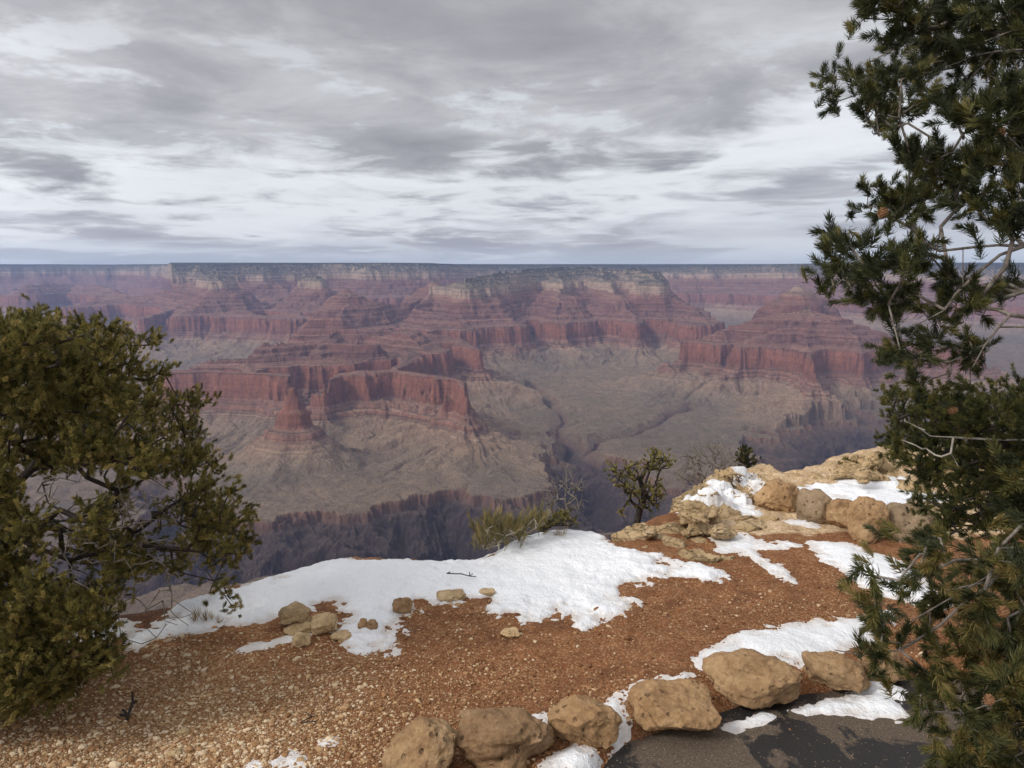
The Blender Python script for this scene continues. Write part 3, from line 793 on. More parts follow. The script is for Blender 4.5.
def outcrop(name, label, slabs, crumbs=0):
    rg = np.random.default_rng(slabs[0][-1])
    for i in range(crumbs):           # broken blocks lying in its joints
        px, py, zc, w, d, h, rot, sd_ = slabs[rg.integers(len(slabs))]
        q = rg.uniform(0.12, 0.34)
        slabs = slabs + [(px + rg.uniform(-0.5, 0.5) * w / 8.0 * F, py + rg.uniform(-6, 12), zc + rg.uniform(-0.02, 0.05), q * 1.3, q, q * 0.7, rg.uniform(-40, 40), 900 + i + slabs[0][-1])]
    parts_v, parts_f, n = [], [], 0
    c0 = None
    for i, (px, py, zc, w, d, h, rot, seed) in enumerate(slabs):
        p = gp(px, py, zc)
        if c0 is None: c0 = np.array([p[0], p[1], 0.0])
        P, Fc = rock_verts((w, d, h), seed, boxy=0.45, cuts=20, rough=0.10, strata=0.05, cutlo=0.52)
        a = rad(rot); Rm = np.array([[math.cos(a), -math.sin(a), 0], [math.sin(a), math.cos(a), 0], [0, 0, 1]])
        P = P @ Rm.T + np.array([p[0], p[1], zc - h * 0.5]) - c0
        parts_v.append(P); parts_f.append(Fc + n); n += len(P)
    return obj(name, mesh_np(name, np.concatenate(parts_v), [np.concatenate(parts_f)], R_PALE, True), None, label, 'rock outcrop', None, None, c0)


# px, py of the slab's top centre, its top height, width, depth, thickness, turn
outcrop("limestone_outcrop", "cracked tan limestone ledge at the canyon edge right of the snow bank", [
    (668, 528, 0.06, 0.85, 0.75, 0.9, 20, 51), (645, 537, -0.02, 0.5, 0.55, 0.8, -15, 52), (690, 514, 0.14, 1.05, 0.9, 1.0, 8, 53), (715, 503, 0.17, 1.1, 0.9, 0.8, -10, 54),
    (700, 524, 0.08, 0.9, 0.5, 0.4, 5, 55), (738, 500, 0.16, 0.9, 0.8, 0.6, 14, 56), (662, 517, 0.08, 0.6, 0.6, 1.2, 40, 57), (735, 517, 0.07, 0.9, 0.5, 0.35, 12, 58)], 16)
outcrop("limestone_outcrop", "rounded pale rock knob at the rim behind the lone ochre boulder", [(738, 471, 0.22, 0.75, 0.8, 0.8, 10, 61), (722, 482, 0.16, 0.9, 0.9, 0.8, -12, 62), (752, 478, 0.14, 0.8, 0.6, 0.6, 5, 63)], 6)
outcrop("limestone_outcrop", "highest pale rock ledges at the far right rim beside the pine", [
    (862, 462, 0.16, 1.1, 1.0, 0.9, 8, 71), (890, 456, 0.24, 1.3, 1.1, 0.9, -8, 72), (925, 455, 0.26, 1.4, 1.2, 0.9, 12, 73), (830, 476, 0.08, 1.1, 0.7, 0.7, -5, 74), (970, 460, 0.22, 1.6, 1.2, 0.8, 0, 75), (872, 476, 0.10, 1.2, 0.6, 0.4, 4, 76)], 14)
outcrop("rock_slab", "low tan rock slab between the ragged snow patch and the bare dirt", [(700, 552, 0.03, 0.9, 0.35, 0.16, 4, 81), (665, 566, 0.02, 0.6, 0.25, 0.12, -8, 82), (760, 520, 0.06, 0.9, 0.4, 0.2, -4, 83)])

from mathutils.bvhtree import BVHTree
LEDGES = []
for o in COL.objects:
    if o.name.startswith(("limestone_outcrop", "rock_slab")):
        LEDGES.append(BVHTree.FromPolygons([v.co + o.location for v in o.data.vertices], [tuple(p.vertices) for p in o.data.polygons]))


def rock_top(X, Y):
    z = ground_z(X, Y).astype(float); f = z.ravel()
    for i, (x, y) in enumerate(zip(X.ravel(), Y.ravel())):
        for tree_ in LEDGES:
            h = tree_.ray_cast(Vector((x, y, 3.0)), Vector((0, 0, -1)))
            if h[0] is not None and h[0].z > f[i]: f[i] = h[0].z
    return z


snow("snow_patch", [(686, 496), (703, 488), (726, 484), (758, 491), (760, 499), (738, 499), (715, 500), (697, 504)], "thin snow strip on top of the cracked limestone ledge", 0.035, 0.12, 13, 0.17, 0.015, 0, rock_top)
snow("snow_patch", [(722, 474), (745, 469), (762, 474), (774, 481), (760, 483), (738, 479)], "snow sliver on the rounded rock knob", 0.035, 0.08, 14, 0.2, 0.015, 0, rock_top)

# ------------------------------------------------------------------ gravel


def build_gravel(n=45000):
    rg = np.random.default_rng(5)
    px = rg.uniform(-30, 960, n * 3); py = 560 + 220 * rg.uniform(0, 1, n * 3) ** 0.8
    P = np.array([gp(a, b)[:2] for a, b in zip(px, py)])
    dens = 0.30 + 0.35 * fbm2(P[:, 0], P[:, 1], 0.7, 4, 601) + 0.55 * sstep(-P[:, 0], -0.3, 1.5) * sstep(-P[:, 1], -4.8, -3.8)
    ok = (rg.uniform(0, 1, len(P)) < dens) & ((path_s(P[:, 0], P[:, 1]) < 0.0) | (rg.uniform(0, 1, len(P)) < 0.13)) & (edge_s(P[:, 0], P[:, 1]) < -0.05)
    P = P[ok][:n]; n = len(P)
    V, Fc = ICO[1]
    sz = np.clip(rg.lognormal(math.log(0.0046), 0.5, n), 0.002, 0.026)
    S3 = rg.uniform(0.6, 1.3, (n, 3)) * sz[:, None] * [1, 1, 0.6]
    jit = 1 + rg.uniform(-0.28, 0.28, (n, len(V), 1))
    a = rg.uniform(0, 6.28, n); ca, sa = np.cos(a)[:, None], np.sin(a)[:, None]
    Q = V[None] * jit * S3[:, None, :]
    Q = np.stack([Q[..., 0] * ca - Q[..., 1] * sa, Q[..., 0] * sa + Q[..., 1] * ca, Q[..., 2]], -1)
    z = ground_z(P[:, 0], P[:, 1])
    Q = Q + np.stack([P[:, 0], P[:, 1], z + sz * 0.25], -1)[:, None, :]
    Fa = (Fc[None] + (np.arange(n) * len(V))[:, None, None]).reshape(-1, 3)
    m, t, b = new_mat("gravel_stone", 0.92)
    tone = N(t, 'ShaderNodeAttribute', attribute_name='tone').outputs['Fac']
    put(t, RAMP(t, tone, [(0.0, (0.15, 0.065, 0.028)), (0.35, (0.28, 0.15, 0.068)), (0.7, (0.42, 0.275, 0.145)), (1.0, (0.58, 0.46, 0.31))]), b)
    tn = np.clip(rg.uniform(0, 1, n) ** (1.3 + 1.2 * sstep(P[:, 0], -1.2, 0.3)) + 0.22 * sstep(-P[:, 0], 0, 1.6), 0, 1)
    return mesh_np("gravel", Q.reshape(-1, 3), [Fa], m, False, {'tone': np.repeat(tn, len(V))})


obj("gravel", build_gravel(), None, None, None, 'stuff')

# ------------------------------------------------------------------ trees


def frames(d):
    d = d / np.maximum(np.linalg.norm(d, axis=1, keepdims=True), 1e-9)
    ref = np.where(np.abs(d[:, 2:3]) > 0.9, np.array([[1.0, 0, 0]]), np.array([[0, 0, 1.0]]))
    u_ = np.cross(d, ref); u_ /= np.maximum(np.linalg.norm(u_, axis=1, keepdims=True), 1e-9)
    return d, u_, np.cross(d, u_)


def tubes(A, B, ra, rb, sides=6):
    """one frustum per segment"""
    d, u_, w_ = frames(B - A)
    an = np.arange(sides) * 2 * math.pi / sides
    ring = np.cos(an)[None, :, None] * u_[:, None, :] + np.sin(an)[None, :, None] * w_[:, None, :]
    over = d * np.minimum(rb, 0.02)[:, None] * 0.5
    V = np.concatenate([(A - over)[:, None] + ring * ra[:, None, None], (B + over)[:, None] + ring * rb[:, None, None]], 1)
    n = len(A); i = np.arange(sides); j = (i + 1) % sides
    q = np.stack([i, j, j + sides, i + sides], -1)
    Fq = (q[None] + (np.arange(n) * 2 * sides)[:, None, None]).reshape(-1, 4)
    return V.reshape(-1, 3), Fq


def grow(limbs, targets, rg, tip=0.0022, expo=0.47, trunk_r=0.1, wob=0.18, sag=0.0, seg=0.10, stout=False):
    """limbs: list of polylines (first one is the trunk); targets: points every twig must reach"""
    P, par, fixed = [], [], []
    root = np.asarray(limbs[0][0], float)

    def add(p, q):
        P.append(np.asarray(p, float)); par.append(q); return len(P) - 1
    for li, L in enumerate(limbs):
        L = [np.asarray(p, float) for p in L]
        if li == 0: k = add(L[0], -1)
        else:
            D = np.linalg.norm(np.array(P) - L[0], axis=1); k = int(np.argmin(D))
            if D[k] > 0.02: L = [P[k]] + L
        for a, b in zip(L[:-1], L[1:]):
            m = max(1, int(np.linalg.norm(b - a) / seg))
            off_ = rg.normal(size=3) * np.linalg.norm(b - a) * 0.05
            for i in range(1, m + 1):
                t = i / m
                k = add(a + (b - a) * t + off_ * math.sin(math.pi * t), k)
        if li == 0: stem_n = len(P)
    trunkN = len(P)
    T = np.asarray(targets); T = T[np.argsort(np.linalg.norm(T - T.mean(0) * 0 - np.array(P)[:trunkN].mean(0), axis=1))]
    cap = len(P) + len(T) * 14 + 10
    PA = np.zeros((cap, 3)); PA[:len(P)] = P; n = len(P)
    depth = np.zeros(cap); 
    for i in range(n): depth[i] = 0 if par[i] < 0 else depth[par[i]] + np.linalg.norm(PA[i] - PA[par[i]])
    ends = []
    for tg in T:
        d = np.linalg.norm(PA[:n] - tg, axis=1)
        k = int(np.argmin(d + 0.12 * depth[:n]))
        a = PA[k].copy(); L = d[k]; m = int(np.clip(L / seg, 1, 12))
        if L < 1e-4: continue
        o1 = rg.normal(size=3) * L * wob; o2 = rg.normal(size=3) * L * wob * 0.6
        last = k
        for i in range(1, m + 1):
            t = i / m
            p = a + (tg - a) * t + o1 * math.sin(math.pi * t) + o2 * math.sin(2 * math.pi * t) + np.array([0, 0, -sag * L * math.sin(math.pi * t)])
            PA[n] = p; par.append(last); depth[n] = depth[last] + np.linalg.norm(p - PA[last]); last = n; n += 1
        ends.append(last)
    PA = PA[:n]; par = np.array(par)
    cnt = np.zeros(n)
    for e in ends: cnt[e] += 1
    for i in range(n - 1, 0, -1):
        if par[i] >= 0: cnt[par[i]] += cnt[i]
    R = tip * np.maximum(cnt, 1) ** expo
    R = np.minimum(R, trunk_r)
    if stout:
        hh = np.linspace(1.0, 0.28, stem_n); R[:stem_n] = np.maximum(R[:stem_n], trunk_r * hh)
    ch = np.arange(n)[par >= 0]
    A = PA[par[ch]]; B = PA[ch]
    ra = np.minimum(R[par[ch]], R[ch] * 1.35 + tip * 0.3); rb = R[ch]
    ed = np.array([PA[e] - PA[par[e]] for e in ends])
    return A, B, ra, rb, PA[ends], ed


def shoot_template(n, length, nl, wd, rg, spread=(0.5, 1.15)):
    """needles set round a short twig that runs along +z; two little blades per needle"""
    V, Fq, Ft = [], [], []
    for i in range(n):
        t = rg.uniform(0.0, 1.0) ** 0.8
        base = np.array([0, 0, length * (t - 0.35)])
        phi = rg.uniform(0, 2 * math.pi); th = rg.uniform(*spread) * (1.0 - 0.45 * t)
        d = np.array([math.sin(th) * math.cos(phi), math.sin(th) * math.sin(phi), math.cos(th)])
        l = nl * rg.uniform(0.75, 1.15)
        up = np.array([0, 0, 1.0]); d2 = d * 0.86 + up * 0.42; d2 /= np.linalg.norm(d2)
        s_ = np.cross(d, rg.normal(size=3)); s_ /= np.linalg.norm(s_)
        m = base + d * l * 0.55; e = m + d2 * l * 0.45
        k = len(V)
        V += [base - s_ * wd * 0.5, base + s_ * wd * 0.5, m + s_ * wd * 0.5, m - s_ * wd * 0.5, e]
        Fq.append((k, k + 1, k + 2, k + 3)); Ft.append((k + 3, k + 2, k + 4))
    return np.array(V), np.array(Fq), np.array(Ft)


def needles(pts, dirs, tmpl, rg, scale=(0.8, 1.2), tone=None):
    d, u_, w_ = frames(dirs)
    n = len(pts); sc = rg.uniform(*scale, n); roll = rg.uniform(0, 6.28, n)
    c, s_ = np.cos(roll)[:, None], np.sin(roll)[:, None]
    uu = u_ * c + w_ * s_; ww = -u_ * s_ + w_ * c
    which = rg.integers(0, len(tmpl), n)
    VV, FQ, FT, TN = [], [], [], []; base = 0
    tone = rg.uniform(0, 1, n) if tone is None else tone
    for k, (V, Fq, Ft) in enumerate(tmpl):
        ix = np.where(which == k)[0]
        if not len(ix): continue
        Q = pts[ix][:, None] + sc[ix][:, None, None] * (V[None, :, 0:1] * uu[ix][:, None] + V[None, :, 1:2] * ww[ix][:, None] + V[None, :, 2:3] * d[ix][:, None])
        o_ = base + np.arange(len(ix)) * len(V)
        VV.append(Q.reshape(-1, 3)); FQ.append((Fq[None] + o_[:, None, None]).reshape(-1, 4)); FT.append((Ft[None] + o_[:, None, None]).reshape(-1, 3))
        nt_ = np.clip(tone[ix][:, None] + rg.normal(size=(len(ix), len(V) // 5)) * 0.12, 0, 1)
        TN.append(np.repeat(nt_, 5, axis=1).ravel()); base += len(ix) * len(V)
    return np.concatenate(VV), np.concatenate(FQ), np.concatenate(FT), np.concatenate(TN)


def mat_needle(name, stops):
    m, t, b = new_mat(name, 0.6)
    tone = N(t, 'ShaderNodeAttribute', attribute_name='tone').outputs['Fac']
    col = RAMP(t, tone, stops)
    put(t, col, b)
    b.inputs['Specular IOR Level'].default_value = 0.3
    tr = N(t, 'ShaderNodeBsdfTranslucent', {'Color': col})
    mx = N(t, 'ShaderNodeMixShader', {0: 0.28}); t.links.new(b.outputs[0], mx.inputs[1]); t.links.new(tr.outputs[0], mx.inputs[2])
    o = [n for n in t.nodes if n.type == 'OUTPUT_MATERIAL'][0]; t.links.new(mx.outputs[0], o.inputs[0])
    return m


def mat_bark(name, dark, pale):
    m, t, b = new_mat(name, 0.92)
    pos = N(t, 'ShaderNodeTexCoord').outputs['Object']
    n = NOISE(t, pos, 26, 6, 0.7)
    put(t, RAMP(t, n, [(0.36, dark), (0.62, pale)]), b); bump(t, n, b, 0.8, 0.006)
    return m


N_DARK = mat_needle("pine_needles", [(0.0, (0.022, 0.027, 0.012)), (0.45, (0.046, 0.052, 0.019)), (0.75, (0.085, 0.085, 0.024)), (0.92, (0.15, 0.135, 0.034)), (1.0, (0.21, 0.15, 0.05))])
N_OLIVE = mat_needle("olive_pine_needles", [(0.0, (0.065, 0.064, 0.018)), (0.5, (0.165, 0.145, 0.038)), (0.85, (0.27, 0.22, 0.062)), (1.0, (0.34, 0.26, 0.09))])
N_MID = mat_needle("mid_pine_needles", [(0.0, (0.030, 0.036, 0.012)), (0.5, (0.070, 0.074, 0.020)), (0.85, (0.115, 0.108, 0.026)), (1.0, (0.16, 0.13, 0.04))])
N_YEL = mat_needle("yellow_green_leaves", [(0.0, (0.10, 0.095, 0.028)), (0.6, (0.24, 0.205, 0.055)), (1.0, (0.36, 0.29, 0.11))])
B_GREY = mat_bark("grey_bark", (0.06, 0.048, 0.04), (0.24, 0.205, 0.17))
B_DARK = mat_bark("dark_bark", (0.016, 0.013, 0.011), (0.055, 0.044, 0.036))
B_DRY = mat_bark("dry_grey_twigs", (0.075, 0.062, 0.052), (0.21, 0.18, 0.15))
B_PALE = mat_bark("bleached_twigs", (0.22, 0.19, 0.16), (0.42, 0.37, 0.31))


def blob_targets(blobs, rg, per=1.0, depth_spread=0.35):
    """blobs: (px, py, radius px, distance, count factor)"""
    out, bl = [], []
    for i, (px, py, r, D, kf) in enumerate(blobs):
        c = at(px, py, D); R = r / F * D
        n = max(2, int(round(per * kf * (r / 20.0) ** 2)))
        v_ = rg.normal(size=(n, 3)); v_ /= np.linalg.norm(v_, axis=1, keepdims=True)
        rr = R * rg.uniform(0.25, 1.0, n) ** 0.6
        out.append(c + v_ * rr[:, None] * [1, 1.25, 0.9]); bl += [i] * n
    return np.concatenate(out), np.array(bl)


def tree(name, label, cat, base, limbs, targets, rg, needle_mat, bark, tmpl, group=None, updir=0.5, extra=2, tone_z=None, spread=0.035, cscale=(0.8, 1.2), **kw):
    root = bpy.data.objects.new(name, None); COL.objects.link(root); root.location = base
    root['label'] = label; root['category'] = cat
    if group: root['group'] = group
    A, B, ra, rb, E, ed = grow(limbs, targets, rg, **kw)
    V, Fq = tubes(A, B, ra, rb)
    obj("trunk", mesh_np("trunk", V - base, [Fq], bark, True), root)
    if needle_mat is not None:
        pts = [E]; ds = [ed / np.linalg.norm(ed, axis=1, keepdims=True)]
        for _ in range(extra):
            j = rg.normal(size=E.shape) * spread
            pts.append(E + j); ds.append(ds[0] + rg.normal(size=E.shape) * 0.55)
        pts = np.concatenate(pts); ds = np.concatenate(ds)
        ds = ds / np.linalg.norm(ds, axis=1, keepdims=True) + np.array([0, 0, updir]) + rg.normal(size=ds.shape) * 0.25
        tone = rg.uniform(0, 1, len(pts)) if tone_z is None else np.clip(rg.uniform(0, 0.85, len(pts)) + 0.30 * sstep(-pts[:, 2], -tone_z[0], -tone_z[1]), 0, 1)
        V, Fq, Ft, tn = needles(pts, ds, tmpl, rg, cscale, tone)
        obj("crown", mesh_np("crown", V - base, [Fq, Ft], needle_mat, False, {'tone': tn}), root)
    return root


def cone_mesh(r, rg):
    """a small open pine cone: overlapping scales round a core"""
    V0, F0 = ICO[2]
    V = [V0 * [r * 0.72, r * 0.72, r * 0.95]]; Fs = [F0]; n = len(V0)
    for k in range(46):
        t = (k + 0.5) / 46; z = r * (1 - 2 * t); rr = r * math.sqrt(max(0.05, 1 - (1 - 2 * t) ** 2)) * 0.8
        a = k * 2.39996
        q = ICO[1][0] * [r * 0.26, r * 0.22, r * 0.10]
        d = np.array([math.cos(a), math.sin(a)])
        X = d[0] * (q[:, 0] + rr) - d[1] * q[:, 1]; Y = d[1] * (q[:, 0] + rr) + d[0] * q[:, 1]
        V.append(np.stack([X, Y, q[:, 2] + z * 0.95 + q[:, 0] * 0.5], 1)); Fs.append(ICO[1][1] + n); n += len(q)
    return np.concatenate(V), np.concatenate(Fs)


mc, tcn, bcn = new_mat("pine_cone_scale", 0.8)
put(tcn, RAMP(tcn, NOISE(tcn, N(tcn, 'ShaderNodeTexCoord').outputs['Object'], 60, 4), [(0.35, (0.10, 0.045, 0.02)), (0.65, (0.30, 0.16, 0.075))]), bcn)

# --- the near pine on the right
rg = np.random.default_rng(21)
TA = [shoot_template(110, 0.060, 0.034, 0.0022, rg, (0.55, 1.35)) for _ in range(6)]
NEAR = [(855, 18, 15), (880, 6, 20), (915, 16, 26), (955, 14, 36), (1000, 22, 34), (1040, 20, 36),
        (880, 45, 18), (838, 72, 15), (832, 92, 17), (862, 84, 20), (890, 74, 22), (858, 104, 18), (925, 55, 26), (965, 58, 30), (1008, 70, 34),
        (884, 112, 18), (878, 134, 9), (915, 100, 24), (950, 105, 26), (992, 112, 30), (1030, 120, 34),
        (900, 158, 15), (925, 158, 22), (952, 166, 24), (985, 168, 28), (1020, 160, 30),
        (866, 198, 13), (882, 212, 18), (900, 206, 20), (918, 190, 14), (940, 186, 22), (968, 190, 26), (1005, 206, 32),
        (826, 236, 12), (842, 246, 12), (825, 254, 8), (828, 280, 16), (852, 272, 20), (878, 262, 22), (902, 250, 20), (862, 298, 15), (885, 300, 18), (884, 312, 10), (908, 290, 12),
        (925, 262, 14), (936, 300, 17), (925, 318, 15), (962, 278, 18), (1005, 282, 15), (985, 306, 16),
        (890, 345, 12), (905, 352, 16), (930, 345, 18), (958, 342, 18), (975, 362, 12), (905, 372, 14), (920, 385, 12), (960, 382, 13),
        (865, 580, 10), (866, 604, 12), (872, 628, 12), (915, 584, 15), (905, 548, 16), (925, 556, 14), (888, 640, 9), (866, 652, 8),
        (950, 606, 22), (985, 612, 24), (1012, 600, 26), (935, 640, 14), (975, 645, 22), (1010, 650, 30), (918, 672, 15), (950, 690, 24), (990, 690, 28), (1025, 700, 30),
        (925, 700, 13), (960, 728, 18), (1000, 735, 28), (945, 755, 16), (985, 772, 24), (1030, 765, 30), (1012, 560, 22), (975, 570, 18), (1040, 620, 40), (1060, 500, 40), (1085, 410, 35), (1070, 100, 40), (1100, 290, 30), (1075, 690, 40)]
bl = []
for i, (x, y, r) in enumerate(NEAR):
    if x < 905 and (y < 400 or y > 520): x += 9
    r *= 0.9
    D = 2.75 + 0.55 * rg.uniform(-1, 1) + (0.15 if y < 380 else -0.05) - (0.25 if x > 985 else 0)
    if y > 520: D = 2.45 + 0.35 * rg.uniform(-1, 1)
    bl.append((x, y, r, D, 1.0))
tg, _ = blob_targets(bl, rg, 7.2)
D0 = 2.8
base = np.array([at(1150, 700, 2.85)[0], at(1150, 700, 2.85)[1], -0.05])
tx, ty = base[:2]
trunk = [base, (tx + 0.03, ty, 0.7), (tx - 0.05, ty + 0.05, 1.5), (tx - 0.02, ty + 0.02, 2.3), (tx - 0.12, ty, 3.1), (tx - 0.1, ty + 0.05, 3.9)]
limbs = [trunk,
         [at(1130, 262, 2.85), at(1060, 250, 2.8), at(1024, 246, 2.75), at(975, 247, 2.75), at(940, 251, 2.75), at(925, 243, 2.75), at(912, 228, 2.75), at(892, 218, 2.75)],
         [at(1024, 246, 2.75), at(975, 275, 2.75), at(945, 310, 2.7), at(905, 343, 2.7)],
         [at(963, 249, 2.75), at(963, 280, 2.74), at(964, 306, 2.74)],
         [at(1130, 60, 2.9), at(1060, 30, 2.85), at(985, 22, 2.8), at(935, 20, 2.8), at(900, 8, 2.8)],
         [at(1130, 70, 2.9), at(1030, 50, 2.85), at(975, 55, 2.8), at(930, 72, 2.8), at(895, 80, 2.75), at(862, 80, 2.75)],
         [at(1130, 160, 2.9), at(1050, 150, 2.9), at(1000, 150, 2.9), at(950, 153, 2.85)],
         [at(1130, 350, 2.9), at(1060, 335, 2.9), at(1010, 315, 2.8), at(985, 345, 2.8), at(970, 372, 2.8)],
         [at(1140, 600, 2.6), at(1060, 560, 2.5), at(1010, 560, 2.5), at(965, 590, 2.45), at(930, 610, 2.45), at(905, 625, 2.45), at(880, 600, 2.45)],
         [at(1010, 560, 2.5), at(955, 560, 2.5), at(925, 575, 2.5), at(895, 585, 2.5)],
         [at(1010, 560, 2.5), at(985, 590, 2.4), at(940, 625, 2.4), at(900, 650, 2.4), at(862, 655, 2.4), at(835, 650, 2.4)],
         [at(1140, 690, 2.5), at(1060, 700, 2.4), at(1000, 700, 2.3), at(960, 715, 2.3)]]
near_pine = tree("pinyon_pine", "tall near pinyon pine along the right edge, long needle brushes against the sky", "tree", base, limbs, tg, rg, N_DARK, B_GREY, TA,
                 updir=0.35, extra=3, spread=0.034, tip=0.0017, expo=0.34, trunk_r=0.10, stout=True, tone_z=(2.0, 1.2), wob=0.2, seg=0.07, cscale=(0.75, 1.15))
for (x, y, D, r) in ((883, 213, 2.62, 0.019), (1003, 612, 2.2, 0.017), (1000, 132, 2.5, 0.019), (989, 700, 2.1, 0.015)):
    V, Fc = cone_mesh(r, rg); p = at(x, y, D) - base
    obj("pine_cone", mesh_np("pine_cone", V, [Fc], mc, True), near_pine, loc=p)

# --- the finer, bushier pine behind it
rg = np.random.default_rng(22)
TB = [shoot_template(64, 0.042, 0.025, 0.0023, rg, (0.6, 1.4)) for _ in range(5)]
MID = [(895, 400, 14), (905, 420, 18), (892, 440, 14), (910, 452, 18), (930, 400, 22), (935, 430, 26), (960, 415, 28), (945, 460, 24), (985, 420, 30), (1010, 400, 26), (965, 455, 30), (1000, 455, 34), (925, 475, 16),
       (950, 490, 22), (985, 490, 30), (1020, 485, 30), (940, 515, 16), (965, 520, 22), (1000, 525, 28), (1030, 530, 30), (935, 540, 12), (1040, 440, 40), (1060, 400, 40), (1080, 480, 45), (915, 500, 10)]
bl = [(x, y, r, 4.3 + 0.6 * rg.uniform(-1, 1), 1.0) for x, y, r in MID]
tg, _ = blob_targets(bl, rg, 22)
bx, by = at(1085, 560, 4.4)[:2]
base2 = np.array([bx, by, -0.05])
limbs = [[base2, (bx, by, 0.6), (bx + 0.04, by, 1.2), (bx, by + 0.03, 1.75)], [at(1070, 470, 4.4), at(1000, 465, 4.3), at(950, 470, 4.2)], [at(1075, 420, 4.4), at(1000, 425, 4.3), at(940, 430, 4.2)]]
mid_pine = tree("pinyon_pine", "smaller dense pinyon pine standing behind the near right one, over the pale grey boulder", "tree", base2, limbs, tg, rg, N_MID, B_DARK, TB, stout=True, updir=0.5, extra=3, spread=0.03, tip=0.0022, trunk_r=0.07)
rg = np.random.default_rng(29)
lv = [at(1028, 415, 3.5), at(1000, 416, 3.5), at(965, 418, 3.5)]
V, Fc = cone_mesh(0.024, rg)
obj("pine_cone", mesh_np("pine_cone", V, [Fc], mc, True), mid_pine, loc=at(953, 411, 3.72) - base2)
A, B, ra, rb, E, ed = grow([[at(1060, 440, 3.9), at(948, 437, 3.68), at(930, 436, 3.65), at(905, 421, 3.62)]], np.array([at(905, 419, 3.62), at(915, 445, 3.62), at(922, 449, 3.62), at(935, 455, 3.64), at(902, 440, 3.64), at(925, 430, 3.6), at(958, 466, 3.65)]), rg, 0.0024, 0.42, 0.008, 0.22, 0.0, 0.035)
V, Fq = tubes(A, B, ra, rb); obj("bare_branch", mesh_np("bare_branch", V - base2, [Fq], B_PALE, True), mid_pine)

# --- the big bushy pine on the left
rg = np.random.default_rng(23)
TL = [shoot_template(64, 0.044, 0.023, 0.0023, rg, (0.6, 1.4)) for _ in range(6)]
LEFT_POLY = np.array([(-260, 330), (-120, 300), (0, 314), (38, 312), (60, 322), (98, 328), (118, 342), (148, 335), (158, 345), (146, 372), (176, 398), (206, 396), (200, 420), (214, 440), (212, 470), (236, 492), (228, 512), (250, 530), (240, 556),
                      (200, 560), (176, 580), (150, 575), (128, 600), (108, 640), (116, 668), (70, 700), (20, 716), (-100, 740), (-260, 740)], float)
pts = []
while len(pts) < 370:
    p = np.array([[rg.uniform(-240, 255), rg.uniform(300, 735)]])
    if poly_sd(p, LEFT_POLY)[0] > 9:
        x, y = p[0]
        if 10 < x < 195 and 465 < y < 600 and rg.uniform() < 0.72: continue
        if x < -60 and rg.uniform() < 0.5: continue
        if pts and min(math.hypot(x - q[0], y - q[1]) for q in pts) < 9.0: continue
        pts.append((x, y))
bl = []
for x, y in pts:
    half = 1.25 * math.sqrt(max(0.05, 1 - min(1, ((x + 60) / 330) ** 2)))
    D = 4.75 + half * rg.uniform(-1, 1) if y < 600 else 4.0 + 0.45 * rg.uniform(-1, 1)
    bl.append((x, y, rg.uniform(13, 21), D, 1.0))
for x, y, r in ((42, 318, 9), (20, 320, 9), (78, 324, 9), (132, 345, 9), (150, 342, 9), (165, 372, 8), (190, 398, 9), (204, 400, 7), (232, 496, 9), (240, 520, 10), (246, 540, 9), (232, 556, 9), (200, 545, 10), (212, 560, 9), (180, 568, 9), (214, 592, 3), (222, 584, 3), (232, 604, 3), (226, 596, 3)):
    bl.append((x, y, r, 4.6 + 0.4 * rg.uniform(-1, 1), 1.5))
tg, _ = blob_targets(bl, rg, 19)
bx, by = at(-70, 620, 4.8)[:2]
base3 = np.array([bx, by, -0.05])
limbs = [[base3, (bx + 0.1, by, 0.5), (bx + 0.05, by + 0.1, 1.0), (bx + 0.25, by, 1.6)],
         [(bx + 0.1, by, 0.5), at(20, 540, 4.7), at(70, 560, 4.6), at(130, 545, 4.6), at(200, 552, 4.6)],
         [(bx + 0.08, by, 0.7), at(0, 500, 4.8), at(40, 460, 4.7), at(85, 450, 4.7), at(130, 465, 4.7), at(170, 490, 4.6)],
         [(bx + 0.08, by, 0.7), at(0, 450, 4.8), at(25, 400, 4.8), at(60, 370, 4.8)],
         [(bx + 0.1, by, 0.5), at(60, 510, 4.3), at(110, 530, 4.2), at(150, 520, 4.2)],
         [(bx + 0.1, by, 0.35), at(0, 610, 4.2), at(60, 600, 4.0), at(95, 640, 3.9)]]
left_pine = tree("pinyon_pine", "broad olive-green pinyon pine at the left, its lowest boughs sweeping the gravel", "tree", base3, limbs, tg, rg, N_OLIVE, B_DARK, TL, stout=True, updir=0.75, extra=4, spread=0.034, tip=0.0021, expo=0.38, trunk_r=0.075, wob=0.2, seg=0.09)
# dead grey twigs inside its lower crown
rg = np.random.default_rng(24)
tt = np.array([at(rg.uniform(20, 190), rg.uniform(470, 640), rg.uniform(3.9, 4.5)) for _ in range(170)])
A, B, ra, rb, E, ed = grow([limbs[1], limbs[2], limbs[4], limbs[5]], tt, rg, 0.0017, 0.33, 0.008, 0.24, 0.05, 0.045)
V, Fq = tubes(A, B, ra, rb); obj("dead_twigs", mesh_np("dead_twigs", V - base3, [Fq], B_DRY, True), left_pine)

# --- small trees and shrubs along the rim


